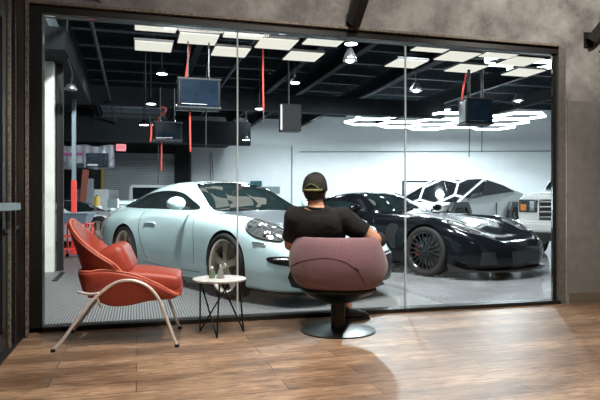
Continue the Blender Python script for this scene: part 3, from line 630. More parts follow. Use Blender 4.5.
for t in 'lr':
    S = [Vector(P['wb'+t]), Vector(P['pk'+t]), Vector(P['bm'+t])]
    a, b, c2 = Vector(P['pk'+t]), Vector(P['bm'+t]), Vector(P['tl'+t]); dpl = Vector(P['bmr'+t])
    # front side window in the triangle, rear side window behind the peak
    quad('side_window', inset([lerp('wb'+t, 'pk'+t, .14), lerp('wb'+t, 'pk'+t, .98), lerp('bm'+t, 'pk'+t, .28)], .07), .02, 'truckglass', .03)
    q1 = lerp('pk'+t, 'bm'+t, .04); q2 = lerp('pk'+t, 'bm'+t, .70)
    e1 = a.lerp(c2, .38); e2 = a.lerp(c2, .50).lerp(dpl, .38)
    quad('side_window', [q1, q2, e2, e1.lerp(e2, .08)], .045, 'truckglass', .06)
    s = 1 if t == 'l' else -1
    mo = link('wing_mirror', prism(bmesh.new(), [Vector((1.25, s*1.0, 1.08)), Vector((1.22, s*1.24, 1.12)), Vector((1.2, s*1.24, 1.25)), Vector((1.22, s*1.02, 1.19))], (-.1, 0, 0)), 'trim', ct)
    for x in (1.75, -1.80):
        arch = [(x+.62, .40), (x+.56, .78), (x+.38, 1.0), (x-.38, 1.0), (x-.56, .78), (x-.62, .40), (x-.48, .40), (x-.42, .72), (x-.28, .86), (x+.28, .86), (x+.42, .72), (x+.48, .40)]
        link('wheel_arch_trim', prism(bmesh.new(), [Vector((px_, s*(.90 if x > 0 else .93), pz_)) for px_, pz_ in arch], (0, s*.12, 0)), 'trim', ct)
        make_wheel(ct, x, s, 1.0, .44, .28, .27, 5, 'trim', 'trim', 'five')
    quad('door_seam', [Vector((-.4, s*.99, .5)), Vector((-.42, s*.99, .5)), Vector((-.42, s*1.0, .98)), Vector((-.4, s*1.0, .98))], .012, 'trim', .02)
quad('light_bar', [Vector((2.62, .86, .95)), Vector((2.62, -.86, .95)), Vector((2.66, -.86, .915)), Vector((2.66, .86, .915))], .03, 'lamp', .03)
link('front_bumper', prism(bmesh.new(), [Vector((2.70, -.84, .40)), Vector((2.86, -.84, .45)), Vector((2.88, -.84, .66)), Vector((2.78, -.84, .76)), Vector((2.6, -.84, .76))], (0, 1.68, 0)), 'trim', ct)
def put(root, px, Z, local, rz):
    g = W(px, 202, Z); o = Matrix.Rotation(rz, 3, 'Z') @ Vector((local[0], local[1], 0)); root.rotation_euler = (0, 0, rz); root.location = (g.x-o.x, g.y-o.y, 0)
put(ct, 485.5, 16.0, (-.05, .84), -PI/2-YAW-math.radians(41))
# ---- white full size pickup, seen from the front
wp = thing('pickup_truck', 'white full size pickup with amber marker lamps at the right window edge', 'truck')
def prof_prism(bm, prof, y0, y1, bev=.03, mi=0):
    A = [bm.verts.new((x, y0, z)) for x, z in prof]; B = [bm.verts.new((x, y1, z)) for x, z in prof]; n = len(A)
    fs = [bm.faces.new(A), bm.faces.new(B[::-1])]+[bm.faces.new((A[i], B[i], B[(i+1) % n], A[(i+1) % n])) for i in range(n)]
    bmesh.ops.recalc_face_normals(bm, faces=fs)
    bmesh.ops.bevel(bm, geom=list({e for f in fs for e in f.edges}), offset=bev, segments=3, affect='EDGES')
    return bm
bm = prof_prism(bmesh.new(), [(2.62, .62), (2.68, .75), (2.66, 1.02), (2.55, 1.14), (1.3, 1.22), (.55, 1.80), (.2, 1.86), (-1.0, 1.86), (-1.25, 1.75), (-1.35, 1.25), (-3.1, 1.22), (-3.15, .6), (-2.2, .5), (1.2, .48), (1.25, .62)], -1.0, 1.0, .06)
for v in bm.verts:
    if v.co.z > 1.3: v.co.y *= 1-.28*min(1, (v.co.z-1.25)/.6)
link('body', bm, 'whitepaint', wp, smooth=True, angle=40)
prof = [(1.34, 1.23), (.66, 1.72)]
link('windshield', prism(bmesh.new(), [Vector((1.30, -.86, 1.25)), Vector((1.30, .86, 1.25)), Vector((.64, .70, 1.76)), Vector((.64, -.70, 1.76))], (.03, 0, .04)), 'carglass', wp)
bm = bx(2.62, 2.70, -.60, .60, .66, 1.05, .02); gr = link('grille', bm, 'trim', wp)
for k in range(4): link('grille_bar', bx(2.69, 2.73, -.58, .58, .70+k*.095, .735+k*.095, .008), 'alu', gr)
for s in (-1, 1):
    hlm = link('headlight', bx(2.50, 2.70, s*.80-.17, s*.80+.17, .80, 1.05, .03), 'lens', wp)
    link('marker_lamp', bx(2.60, 2.715, s*.88-.05, s*.88+.05, .84, .96, .01), 'amber', hlm)
    link('lamp_element', bx(2.62, 2.715, s*.72-.05, s*.72+.05, .83, 1.02, .01), 'chrome', hlm)
    for x in (1.85, -1.95): make_wheel(wp, x, s, 1.0, .41, .27, .25, 6, 'alu', 'polished', 'five')
    link('side_window', prism(bmesh.new(), [Vector((.95, s*.985, 1.28)), Vector((-1.2, s*.985, 1.28)), Vector((-1.1, s*.79, 1.72)), Vector((.5, s*.79, 1.72))], (0, s*.02, .01)), 'carglass', wp)
bm = prof_prism(bmesh.new(), [(2.55, .42), (2.80, .45), (2.84, .62), (2.70, .68), (2.5, .66)], -1.0, 1.0, .03); link('bumper', bm, 'whitepaint', wp, smooth=True, angle=40)
link('lower_valance', bx(2.45, 2.74, -.92, .92, .28, .45, .03), 'trim', wp)
link('antenna', tb([(1.35, .85, 1.2), (1.35, .85, 1.9)], .008, 6), 'trim', wp)
put(wp, 517, 11.2, (2.7, -1.0), -PI/2-YAW-math.radians(38))
# ---- white van far back beside the roller shutter
vn = thing('utility_truck', 'white utility truck by the roller shutter, beyond the rear wing of the blue coupe', 'truck')
bm = prof_prism(bmesh.new(), [(2.2, .45), (2.25, .9), (2.1, 1.0), (1.5, 1.08), (1.0, 1.55), (-.3, 1.58), (-.35, 1.02), (-2.3, 1.02), (-2.3, .45)], -.85, .85, .05)
link('body', bm, 'whitepaint', vn, smooth=True, angle=40)
for s in (-1, 1):
    link('side_window', prism(bmesh.new(), [Vector((1.25, s*.845, 1.1)), Vector((-.2, s*.845, 1.1)), Vector((-.2, s*.845, 1.48)), Vector((.95, s*.845, 1.48))], (0, s*.02, 0)), 'carglass', vn)
    for x in (1.4, -1.5): make_wheel(vn, x, s, .86, .36, .22, .22, 5, 'alu', 'polished', 'five')
    link('tail_lamp', bx(-2.32, -2.28, s*.75-.07, s*.75+.07, .7, .95, .01), 'redpaint', vn)
link('toolbox', bx(-2.2, -1.0, -.8, .8, 1.0, 1.42, .03), 'whitepaint', vn)
put(vn, 139, 19.5, (0, -.85), PI-YAW+math.radians(185))
# ------------------------------------------------------------------ ceiling lights of the garage
def onplane(px, py, z): return G(px, py, z) if py > HY else W(px, py, (z-1)*F/(HY-py))
PZ = 3.55; tile = None
tiles = [(156, 26), (153.5, 47), (198, 39.5), (245, 33.5), (230.5, 52.5), (276, 44.5), (325, 41), (303, 57), (406, 64), (435, 47.5), (457, 57), (466, 69), (503, 54), (520, 62), (523, 73)]
desc = ['first of the upper left pair, cut off by the window head', 'lower of the leftmost pair above the far left garage', 'just above the large hose reel on the left', 'highest tile beside the left glass seam', 'lower tile crossed by the left glass seam', 'second tile right of the left glass seam', 'tile next to the brightest round lamp', 'lower tile just left of the long diagonal beam', 'tile touching the right glass seam', 'highest tile right of the right glass seam', 'tile above and left of the right hose reel', 'tile directly over the right hose reel', 'tile that the near hexagon light crosses', 'middle tile of the far right group', 'lowest tile of the far right group']
for i, (px, py) in enumerate(tiles):
    q = onplane(px, py, PZ)
    if tile is None:
        tile = thing('ceiling_light', '', 'ceiling light', group='square ceiling light tiles')
        fr = box(bmesh.new(), -.31, .31, -.31, .31, .015, .05); link('frame', fr, 'frame', tile)
        link('diffuser', bx(-.295, .295, -.295, .295, 0, .014), 'tile', tile); o = tile
        link('hanger_wire', tb([(0, 0, .05), (0, 0, 1.21)], .006, 5), 'cord', tile)
    else: o = copy_tree(tile)
    o.location = (q.x, q.y, PZ); o['label'] = 'square cream light tile, '+desc[i]
# hexagon tube lights
def hexes(cells, R, r, z, origin, rz, label):
    t = thing('hexagon_light', label, 'ceiling light', (origin[0], origin[1], z), rz)
    E = set(); 
    for (q_, s_) in cells:
        cx = R*1.5*q_; cy = R*math.sqrt(3)*(s_+.5*(q_ % 2))
        vv = [(round(cx+R*math.cos(k*PI/3), 3), round(cy+R*math.sin(k*PI/3), 3)) for k in range(6)]
        for k in range(6): E.add(tuple(sorted((vv[k], vv[(k+1) % 6]))))
    nodes = {p for e in E for p in e}
    for a, b in sorted(E): link('led_tube', tb([(a[0], a[1], 0), (b[0], b[1], 0)], r, 8), 'hexlight', t)
    xs_ = sorted(nodes)
    for p in (xs_[0], xs_[-1], xs_[len(xs_)//2]): link('hanger_wire', tb([(p[0], p[1], .02), (p[0], p[1], 4.7-z)], .008, 5), 'cord', t)
    return t
o1 = W(368, 125, 18.0)
hexes([(0,0),(1,0),(1,-1),(2,1),(2,0),(2,-1),(3,0),(3,-1),(4,1),(4,0),(4,-1)], (.70), .034, 3.44, (o1.x, o1.y), -YAW, 'large honeycomb of white hexagon tube lights hanging at the back')
o2 = onplane(508, 60, 3.75)
hexes([(0,0),(1,0),(1,-1),(2,0)], .45, .040, 3.75, (o2.x, o2.y), -.1, 'small cluster of white hexagon tubes under the roof, upper right')
# round lamps
lampd = [(162, 74, 3.7, 'above and left of the large hose reel'), (151, 104, 3.3, 'above the smaller hose reel'), (144, 125, 3.0, 'lowest of the left row, left of the smaller hose reel'), (351, 44, 3.7, 'brightest one, tucked under the window head'), (295, 83, 3.7, 'beside the diagonal beam above the man'), (246, 140, 2.95, 'far back against the white wall, near the left glass seam'), (259.5, 109, 3.3, 'half hidden by the lone red hose')]
base = None
for px, py, z, d in lampd:
    q = onplane(px, py, z)
    if base is None:
        base = thing('round_downlight', '', 'lamp', group='round garage downlights')
        link('housing', lt([(0, .12), (.05, .12), (.11, .03), (.125, 0), (.11, 0), (.10, .01)], 24), 'blackplastic', base, smooth=True)
        link('lens', lt([(0, -.004), (.105, -.004), (.105, .008), (0, .008)], 24), 'lamp', base); link('stem', tb([(0, 0, .1), (0, 0, 1.06)], .012, 6), 'cord', base); o = base
    else: o = copy_tree(base)
    o.location = (q.x, q.y, z); o['label'] = 'round white downlight, '+d
    for ch_ in o.children:
        if ch_.name.startswith('stem') and z < 3.5:
            ch_.data = ch_.data.copy()
            for v in ch_.data.vertices:
                if v.co.z > .5: v.co.z = 4.755-z
base = None
for px, py, Z, d in ((350, 61, 8.5, 'small bright one nearest the glass under the beams'), (416, 91, 12.5, 'wide one right of the right glass seam'), (358, 117, 19, 'far one above the left end of the honeycomb light'), (447, 110, 19, 'far one beside the right hose reel'), (518, 101, 15, 'far right one beyond the hose reel arm')):
    q = W(px, py, Z)
    if base is None:
        base = thing('high_bay_lamp', '', 'lamp', group='high bay lamps')
        link('shade', lt([(.03, .18), (.06, .17), (.14, .06), (.17, 0), (.16, 0), (.13, .05), (.05, .15), (0, .155)], 28), 'alu', base, smooth=True)
        link('bulb', lt([(0, -.03), (.06, -.02), (.10, .01), (.11, .04), (0, .05)], 20), 'lamp', base, smooth=True); link('stem', tb([(0, 0, .17), (0, 0, 1.2)], .012, 6), 'cord', base); o = base
    else: o = copy_tree(base)
    o.location = q; o['label'] = 'bell shaped hanging lamp, '+d
    o.scale = (.62, .62, 1) if px == 350 else (.8, .8, 1)
    for ch in o.children:
        if ch.name.startswith('stem'): ch.data = ch.data.copy()
        if ch.name.startswith('stem'):
            for v in ch.data.vertices:
                if v.co.z > .5: v.co.z = H-q.z
# hose reels
def reel(px, py, Z, wd, ht, dp, rz, label, front='screengloss', star=False):
    q = W(px, py, Z); t = thing('hose_reel', label, 'hose reel', (q.x, q.y, q.z-ht/2), rz, 'hanging hose reels')
    h = ht
    cs = link('case', bx(-wd/2, wd/2, -dp/2, dp/2, 0, h, .05), 'blackplastic', t, smooth=True, angle=40)
    link('front_cover', bx(-wd/2+.035, wd/2-.035, -dp/2-.012, -dp/2+.01, .035, h-.035, .008), front, t)
    link('side_cover', bx(-wd/2-.012, -wd/2+.01, -dp/2+.05, dp/2-.05, .05, h-.05, .008), 'alu' if star else front, t)
    link('rating_strip', bx(-wd/2+.05, wd/6, -dp/2-.016, -dp/2-.01, .055, .065), 'alu', t)
    fr = []
    for a in ((-wd/2, -dp/2), (wd/2, -dp/2), (wd/2, dp/2), (-wd/2, dp/2)): fr.append(a)
    for z in (.012, h-.012): link('edge_frame', tb([(x*1.01, y*1.02, z) for x, y in fr], .016, 6, closed=True), 'reeledge' if not star else 'frame', t)
    for x in (-wd/4, wd/4):
        link('mount_rod', tb([(x, 0, h), (x, 0, PZ-(q.z-ht/2))], .012 if not star else .03, 6), 'reeledge' if not star else 'frame', t)
        link('eye_bolt', lt([(0, .06), (.02, .05), (.03, .02), (.02, 0), (0, 0)], 10, mtx=Matrix.Translation((x, 0, h))), 'chrome', t)
    return t, q

reel(198.5, 95, 9.4, .66, .47, .34, .0, 'large black hose reel box with aluminium edges hanging left of the left glass seam')
reel(167.5, 132, 13.2, .62, .42, .34, .0, 'smaller black hose reel box hanging low and farther back on the left')
reel(475.5, 112.5, 11.4, .54, .50, .40, -.12, 'black hose reel box on two thick rods hanging on the right', star=True)
def hose(name, pts, r, m, label, cat, group=None):
    o = link(name, tb(catmull(pts, 6), r, 8), m, smooth=True); tag(o, label, cat, group); return o
hose('air_hose', [W(190, 45.5, 9.6), W(188, 60, 9.5), W(185.5, 80, 9.3)], .016, 'hose', 'red hose running up from the top of the large hose reel', 'hose')
hose('air_hose', [W(190, 108, 9.4), W(190, 130, 9.4), W(190.5, 152, 9.4)], .015, 'hose', 'red hose hanging below the large hose reel', 'hose')
hose('power_cord', [W(206, 108, 9.4), W(206, 130, 9.4), W(206, 147, 9.4)], .009, 'cord', 'thin dark cord hanging below the large hose reel', 'cord')
hose('power_cord', [W(211, 46, 9.6), W(208, 62, 9.5), W(206, 80.5, 9.4)], .005, 'cord', 'thin dark cord above the large hose reel', 'cord')
hose('air_hose', [W(161.5, 136, 13.2), W(161.5, 155, 13.2), W(161, 171, 13.2)], .018, 'hose', 'red hose hanging below the smaller hose reel', 'hose')
hose('air_hose', [W(157, 123.5, 13.2), W(160, 116, 13.2), W(164, 113, 13.2), W(166, 109, 13.2), W(162, 107, 13.2), W(160, 112, 13.2), W(164, 116, 13.2)], .016, 'hose', 'small red hose loop on top of the smaller hose reel', 'hose')
hose('power_cord', [W(158, 136, 13.2), W(158.5, 160, 13.2), W(158, 184, 13.2)], .009, 'cord', 'thin dark cord hanging below the smaller hose reel', 'cord')
hose('air_hose', [W(263, 49, 9.84), W(263, 80, 9.84), W(263.5, 112, 9.84)], .015, 'hose', 'straight red hose hanging alone right of the left glass seam', 'hose')
hose('hose_fitting', [W(263.4, 111, 9.84), W(263.4, 116, 9.84), W(263.4, 122, 9.84)], .014, 'chrome', 'metal fitting at the end of the lone red hose', 'hose fitting')
hose('power_cord', [W(146, 20, 12), W(145.5, 90, 12), W(145, 105, 12), W(149, 116, 12), W(151, 124, 12)], .010, 'cord', 'dark cord curving down left of the smaller hose reel', 'cord')
hose('air_hose', [W(151, 124, 12), W(151.3, 132, 12), W(150.5, 142, 12)], .018, 'hose', 'short red hose end hanging left of the smaller hose reel', 'hose')
hose('power_cord', [W(469.5, 124, 11.4), W(469.5, 140, 11.4), W(469, 157, 11.4)], .009, 'cord', 'left thin cord hanging below the right hose reel', 'cord')
hose('power_cord', [W(481.5, 124, 11.4), W(482, 140, 11.4), W(481.5, 152, 11.4)], .009, 'cord', 'right thin cord hanging below the right hose reel', 'cord')
hose('support_arm', [W(479, 100, 11.4), W(500, 102, 11.5), W(520, 103.5, 11.6)], .013, 'blackrod', 'thin black arm reaching right from the right hose reel', 'bracket')
hose('air_hose', [W(466, 74, 11.6), W(463, 90, 11.5), W(462, 101, 11.3)], .018, 'hose', 'short red hose on top of the right hose reel', 'hose')
q = W(288.5, 119, 11.5); sp_ = thing('hanging_speaker', 'black box with one pale edge hanging from the roof above the man', 'speaker', (q.x, q.y, q.z-.25))
link('case', bx(-.16, .22, -.15, .15, 0, .52, .015), 'blackplastic', sp_); link('edge_strip', bx(-.19, -.163, -.15, -.1, .02, .50), 'white', sp_); link('mount_rod', tb([(0, 0, .52), (0, 0, H-q.z+.2)], .015, 6), 'cord', sp_)
# wall camera and flood lamp on the left track
q = W(71, 88, 8.2); cmr = thing('flood_lamp', 'small white flood lamp on the dark beam at upper left', 'lamp', q)
link('housing', lt([(0, .06), (.05, .05), (.085, -.02), (.08, -.03), (0, -.02)], 20), 'alu', cmr, smooth=True); link('arm', tb([(0, 0, .05), (.02, 0, .2), (-.05, 0, .42), (-.05, 0, 2.2)], .015, 6), 'frame', cmr)
# ------------------------------------------------------------------ things at the back left
lp = thing('lift_post', 'tall dark lift post with a red lower half behind the white pillar', 'vehicle lift', W(74, 202, 11.5)*Vector((1, 1, 0)) if False else (W(74, 202, 11.5).x, W(74, 202, 11.5).y, 0))
link('upper_post', bx(-.035, .035, -.06, .06, 1.42, 3.35), 'bluegrey', lp); link('lower_post', bx(-.045, .045, -.08, .08, .0, 1.42, .01), 'redpaint', lp); link('base_plate', bx(-.2, .2, -.2, .2, 0, .02), 'redpaint', lp)
q = W(88.5, 157, 18.4); bnr = thing('banner', 'silver vinyl banner with purple and dark print hung above the dark back wall', 'banner', (q.x, q.y, q.z), -YAW*.6)
bm = bmesh.new(); n = 30; vv = []
for i in range(n+1):
    x = -.78+1.56*i/n
    vv.append([bm.verts.new((x, .03*math.sin(i*1.3)+.02*math.sin(i*.6+j), -.36+.72*j/8-(.03*math.sin(i*.4)))) for j in range(9)])
for i in range(n):
    for j in range(8): bm.faces.new((vv[i][j], vv[i+1][j], vv[i+1][j+1], vv[i][j+1]))
bmesh.ops.solidify(bm, geom=bm.faces[:], thickness=.006)
link('sheet', bm, 'banner', bnr, smooth=True)
for x in (-.8, .8): link('hanging_cord', tb([(x, 0, .40), (x, 0, 4.75-q.z)], .01, 6), 'cord', bnr)
link('purple_print', bx(-.76, -.15, -.065, -.06, .04, .13), 'bannerpink', bnr)
link('dark_print', bx(-.05, .62, -.065, -.06, -.32, .12), 'bannerdark', bnr)
link('pale_print', bx(-.02, .30, -.07, -.066, -.28, -.22), 'white', bnr)
link('dark_print', bx(-.35, -.12, -.065, -.06, -.36, -.20), 'bannerdark', bnr)
q = W(121, 147.5, 18.3); es = thing('exit_sign', 'small glowing pink red sign above the roller shutter corner', 'sign', (q.x, q.y, q.z), 0)
link('stem', tb([(0, .03, .13), (0, .03, 4.75-q.z)], .015, 6), 'cord', es)
link('sign_box', bx(-.15, .15, 0, .06, -.11, .11, .01), 'pinksign', es); flat_text('sign_lettering', 'EXIT', .13, (-.13, -.004, -.045), 0, 'redpaint', es)
q = W(79, 202, 18); bd = thing('leaning_board', 'red brown board leaning diagonally below the banner', 'board', (q.x, q.y, 0))
link('plank', bx(-.09, .09, -.02, .02, 0, 2.0, .004, mtx=Matrix.Rotation(.10, 4, 'Y')), 'board', bd); bd.location.z = .0
tag(link('storage_cabinet', box(bx(-.17, .17, -.2, .2, 0, 1.75, .02), -.01, .01, -.212, -.2, .1, 1.65), 'grey'), 'tall grey cabinet below the banner beside the leaning board', 'cabinet').location = (*W(88, 202, 19).xy, 0)
q = W(97, 202, 16.4); dr_ = thing('parts_drum', 'white drum behind the white coupe with a yellow can on top', 'drum', (q.x, q.y, 0))
link('barrel', lt([(0, 0), (.13, 0), (.14, .02), (.14, .40), (.145, .42), (.14, .44), (.14, .86), (.12, .89), (0, .89)], 24), 'whitepaint', dr_, smooth=True, angle=40)
cn = thing('yellow_can', 'yellow canister standing on the white drum', 'canister', (q.x, q.y, .89)); link('can', lt([(0, 0), (.08, 0), (.08, .24), (.04, .28), (0, .28)], 16), 'yellow', cn, smooth=True, angle=40); link('cap', lt([(0, .28), (.025, .28), (.025, .31), (0, .31)], 12), 'trim', cn)
q = W(77, 202, 10.6); tc_ = thing('tool_cart', 'red tool cart on castors carrying a blue grey tub, left of the blue coupe', 'cart', (q.x, q.y, 0), -.2)
for x in (-.22, .22):
    for y in (-.17, .17): link('leg', bx(x-.015, x+.015, y-.015, y+.015, .06, .62), 'redpaint', tc_); link('castor', lt([(0, -.015), (.03, -.015), (.03, .015), (0, .015)], 14, mtx=Matrix.Translation((x, y, .03)) @ Matrix.Rotation(PI/2, 4, 'X')), 'rubber', tc_)
for z in (.15, .38, .60): link('shelf', bx(-.25, .25, -.2, .2, z, z+.02, .004), 'redpaint', tc_)
bm = bmesh.new(); lathe(bm, [(0, 0), (.27, 0), (.36, .17), (.375, .17), (.375, .185), (.345, .185), (.26, .02), (0, .02)], 4, mtx=Matrix.Rotation(PI/4, 4, 'Z'))
tub = link('storage_tub', bm, 'bintub'); tag(tub, 'blue grey plastic tub lying on the red tool cart', 'tub'); tub.location = (q.x, q.y, .62); tub.rotation_euler = (0, 0, -.2)
tag(link('drain_strip', box(bmesh.new(), -.03, .03, -.45, .45, 0, .012), 'trim'), 'short dark strip on the ribbed floor near the white pillar', 'floor strip').location = (*G(59, 277).xy, .001)
for px0, px1, py0, py1, m, lab in ((250.5, 262, 180, 186, 'teal', 'small teal sign on the white wall above the blue coupe'), (263, 280, 186, 193, 'greysign', 'grey sign on the white wall right of the teal sign')):
    s0, s1 = onwall(px0), onwall(px1); zt = 1+(202-py0)*23.5/F; zb = 1+(202-py1)*23.5/F
    o = thing('wall_sign', lab, 'sign', (wa.x, wa.y, 0), ang)
    link('sign_board', bx(s0, s1, -.05, -.003, zb, zt, .005), m, o)
    if m == 'teal': flat_text('sign_lettering', 'EXIT', .22, (s0+.03, -.054, zb+.04), 0, 'bannerdark', o)
# brackets on the concrete header
for k, (a, b, lab) in enumerate((((372, -22, 5.0), (362, 17, 4.95), 'dark slanted steel bracket on the concrete above the window'), ((612, 2, 5.55), (590, 42, 5.85), 'dark slanted steel bracket on the concrete at the top right corner'))):
    pa, pb = W(*a), W(*b); pb.y = YW-.11; pa = pb+Vector(((.06, .20)[k], -.30, .42))
    t = thing('steel_bracket', lab, 'bracket', pb, 0, None)
    dirv = (pa-pb); Lb = dirv.length; q4 = dirv.to_track_quat('Z', 'Y').to_matrix().to_4x4()
    link('arm', bx(-.045, .045, -.05, .05, 0, Lb, .004, mtx=q4), 'frame', t)
    link('wall_plate', bx(-.05, .05, .04, .062, -.05, .10, .004), 'frame', t)
q = W(98, 1, 4.75); t = thing('junction_box', 'small black box at the top edge of the concrete header', 'junction box', (q.x, YW-.05, q.z)); link('case', bx(-.05, .05, -.06, 0, -.02, .06, .006), 'blackplastic', t); link('cable_gland', lt([(0, -.02), (.012, -.02), (.012, 0), (0, 0)], 10, mtx=Matrix.Translation((.03, -.03, -.02))), 'white', t)
# ------------------------------------------------------------------ lobby furniture
# red armchair: local x from rear feet to front feet, local y away from the viewer
fa, fb = G(53, 352), G(177, 347); ux = (fb-fa); ux.z = 0; LC = ux.length; rz = math.atan2(ux.y, ux.x)
ac = thing('red_armchair', 'red leather armchair with pale arched tube legs, left in front of the glass', 'armchair', (fa.x, fa.y, 0), rz)
K_ = LC/124.
def ch(px, py, y=0): return ((px-53)*K_, y, max(.012, 1-(py-202)*(.00667+.000185*(px-53)/100)))
WD = .60
arch = [(53, 352), (62, 340), (72, 326), (84, 309), (95, 297), (106, 288), (116, 282.5), (127, 281), (138, 283), (149, 289), (158.5, 301), (167, 321), (173, 337), (177, 348)]
for y in (0, WD):
    sg = 1 if y == 0 else -1
    pts = [ch(px, py, y+sg*.035*max(0, min(1, (352-py)/60))) for px, py in arch]
    lg = link('leg_frame', tb(catmull(pts, 5), .0115, 12), 'tube', ac, smooth=True)
    for e in (pts[0], pts[-1]): link('foot_cap', lt([(0, 0), (.016, 0), (.016, .02), (0, .02)], 12, mtx=Matrix.Translation((e[0], e[1], 0))), 'trim', lg)
    link('rear_brace', tb(catmull([ch(75, 293, y+sg*.05), ch(88, 295, y+sg*.04), ch(98, 294, y+sg*.03)], 4), .010, 10), 'tube', lg, smooth=True)
    link('rear_brace', tb([ch(94, 294, y+sg*.035), ch(98, 309, y+sg*.06)], .009, 10), 'tube', lg, smooth=True)
# U shaped lower shell
top = [(74, 272), (90, 270), (108, 270), (124, 272), (136, 276), (148, 282), (160, 289), (170, 295), (179, 297)]
bot = [(76, 293), (79, 303), (92, 308), (110, 308), (132, 305), (150, 303), (165, 302), (176, 301), (179, 300)]
side = []
for (a, b), (c, d) in zip(top, bot): side.append(((a+c)/2, b, d))
y0, y1 = .04, WD-.04
path = []
for px, t_, b_ in side[::-1]: path.append(((px-53)*K_, y0+.04*max(0, (px-120)/60), t_, b_))
rad = .09; xr = (75-53)*K_
path = [p for p in path if p[0] > xr+rad]
for k in range(7):
    a = PI/2*k/6; path.append((xr+rad-rad*math.sin(a), y0+rad-rad*math.cos(a), 271.5, 300-7*math.sin(a)))
hp = [(x, WD-y, t_, b_) for x, y, t_, b_ in path[::-1]]
path = path+[(xr, WD/2, 271, 293)]+hp
bm = bmesh.new(); rows_ = []
for x, y, t_, b_ in path:
    zt, zb = 1-(t_-202)*.00686, 1-(b_-202)*.00686; cy = WD/2
    rows_.append([bm.verts.new((x+(.03*(1-f)*(-1 if x > .6 else 1)), y+(cy-y)*.22*(1-f)**2, zb+(zt-zb)*f)) for f in (0, .15, .35, .6, .8, 1)])
for a, b in zip(rows_, rows_[1:]):
    for k in range(5): bm.faces.new((a[k], b[k], b[k+1], a[k+1]))
bmesh.ops.recalc_face_normals(bm, faces=bm.faces)
sh_ = link('lower_shell', bm, 'redleather', ac, smooth=True); md = sh_.modifiers.new('s', 'SOLIDIFY'); md.thickness = .028; md.offset = 0; md = sh_.modifiers.new('v', 'SUBSURF'); md.levels = 2; md.render_levels = 2; bake(sh_); 
link('shell_piping', tb(catmull([(x, y, 1-(t_-202)*.00686+.004) for x, y, t_, b_ in path], 4), .006, 8), 'piping', sh_, smooth=True)
def cushion(name, sx, sy, sz, mtx, m, parent, bulge=.02, bev=.04):
    bm = bmesh.new(); bmesh.ops.create_cube(bm, size=1); bmesh.ops.scale(bm, vec=(sx, sy, sz), verts=bm.verts)
    bmesh.ops.bevel(bm, geom=bm.edges[:], offset=bev, segments=4, affect='EDGES', profile=.5)
    bmesh.ops.subdivide_edges(bm, edges=[e for e in bm.edges if e.calc_length() > .12], cuts=6, use_grid_fill=True)
    for v in bm.verts:
        fx, fy = 1-(2*v.co.x/sx)**2, 1-(2*v.co.y/sy)**2
        v.co.z += bulge*max(0, fx)*max(0, fy)*(1 if v.co.z > 0 else -.4)
    bmesh.ops.transform(bm, matrix=mtx, verts=bm.verts); return link(name, bm, m, parent, smooth=True)
def chp(px, py): return Vector(((px-53)*K_, WD/2, 1-(py-202)*.00700))
p1, p2 = chp(118, 281), chp(180, 285)
cushion('seat_cushion', .50, .46, .11, Matrix.Translation((.585, WD/2, .452)) @ Matrix.Rotation(math.radians(6), 4, 'Y'), 'redleather', ac, .025)
link('seat_pan', bx(.20, .84, .08, WD-.08, .335, .40, .03), 'redleather', ac, smooth=True, angle=40)
cushion('back_cushion', .20, .46, .26, Matrix.Translation((.385, WD/2, .57)) @ Matrix.Rotation(math.radians(-24), 4, 'Y'), 'redleather', ac, 0, .07)
# winged back
bm = bmesh.new(); NA, NB = 24, 12; g_ = []
for i in range(NA+1):
    a = -1+2*i/NA; row = []
    for j in range(NB+1):
        b_ = j/NB; zt = .875-.30*abs(a)**2.2; z = .48+(zt-.48)*b_
        back = .17-.11*((z-.48)/.39)
        wrap = (.30-.22*((z-.48)/.39))*abs(a)**2.2
        ww_ = .23+.03*b_
        row.append(bm.verts.new((back+wrap, WD/2+ww_*math.sin(a*PI/2*.98)*1.02, z)))
    g_.append(row)
for i in range(NA):
    for j in range(NB): bm.faces.new((g_[i][j], g_[i+1][j], g_[i+1][j+1], g_[i][j+1]))
edge = [v[NB].co.copy() for v in g_]; e0 = [v.co.copy() for v in g_[0]]; e1 = [v.co.copy() for v in g_[-1]]
bk = link('winged_back', bm, 'redleather', ac, smooth=True); md = bk.modifiers.new('s', 'SOLIDIFY'); md.thickness = .045; md.offset = 0; md = bk.modifiers.new('v', 'SUBSURF'); md.levels = 1; md.render_levels = 1; bake(bk)
link('back_piping', tb(e0+edge[1:-1]+e1[::-1], .008, 8), 'piping', bk, smooth=True)
# ---- side table
sx_, sy_ = (217+243.5+200)/3, 0
tp = W(219.5, 278, 4.47); st = thing('side_table', 'small round pale table on black wire legs between the two chairs', 'table', (tp.x, tp.y, 0))
zt = tp.z
link('table_top', lt([(0, zt-.02), (.185, zt-.02), (.2, zt-.012), (.202, zt-.004), (.198, zt), (0, zt)], 48), 'marble', st, smooth=True, angle=40)
for px, py in ((200, 332), (217, 338.5), (243.5, 332)):
    f = G(px, py)-Vector((tp.x, tp.y, 0)); a = math.atan2(f.y, f.x)
    A = Vector((.16*math.cos(a+.12), .16*math.sin(a+.12), zt-.02)); B = Vector((.15*math.cos(a-1.7), .15*math.sin(a-1.7), zt-.02)); 
    r = min(.19, f.length); Ff = Vector((r*math.cos(a), r*math.sin(a), .008))
    c1 = A.lerp(Ff, .93); c2 = B.lerp(Ff, .93)
    link('leg', tb(catmull([A, A.lerp(Ff, .5), c1, Ff, c2, B.lerp(Ff, .5), B], 5), .0065, 8), 'blackrod', st, smooth=True)
q = W(220.5, 276, 4.47); orn = thing('cone_ornament', 'silver pointed ornament standing on the small round table', 'ornament', (q.x, q.y, zt))
link('cone', lt([(0, 0), (.028, 0), (.030, .01), (.022, .045), (.010, .085), (0, .118)], 20), 'silver', orn, smooth=True, angle=40); link('foot', lt([(0, 0), (.033, 0), (.033, .006), (0, .006)], 20), 'trim', orn)
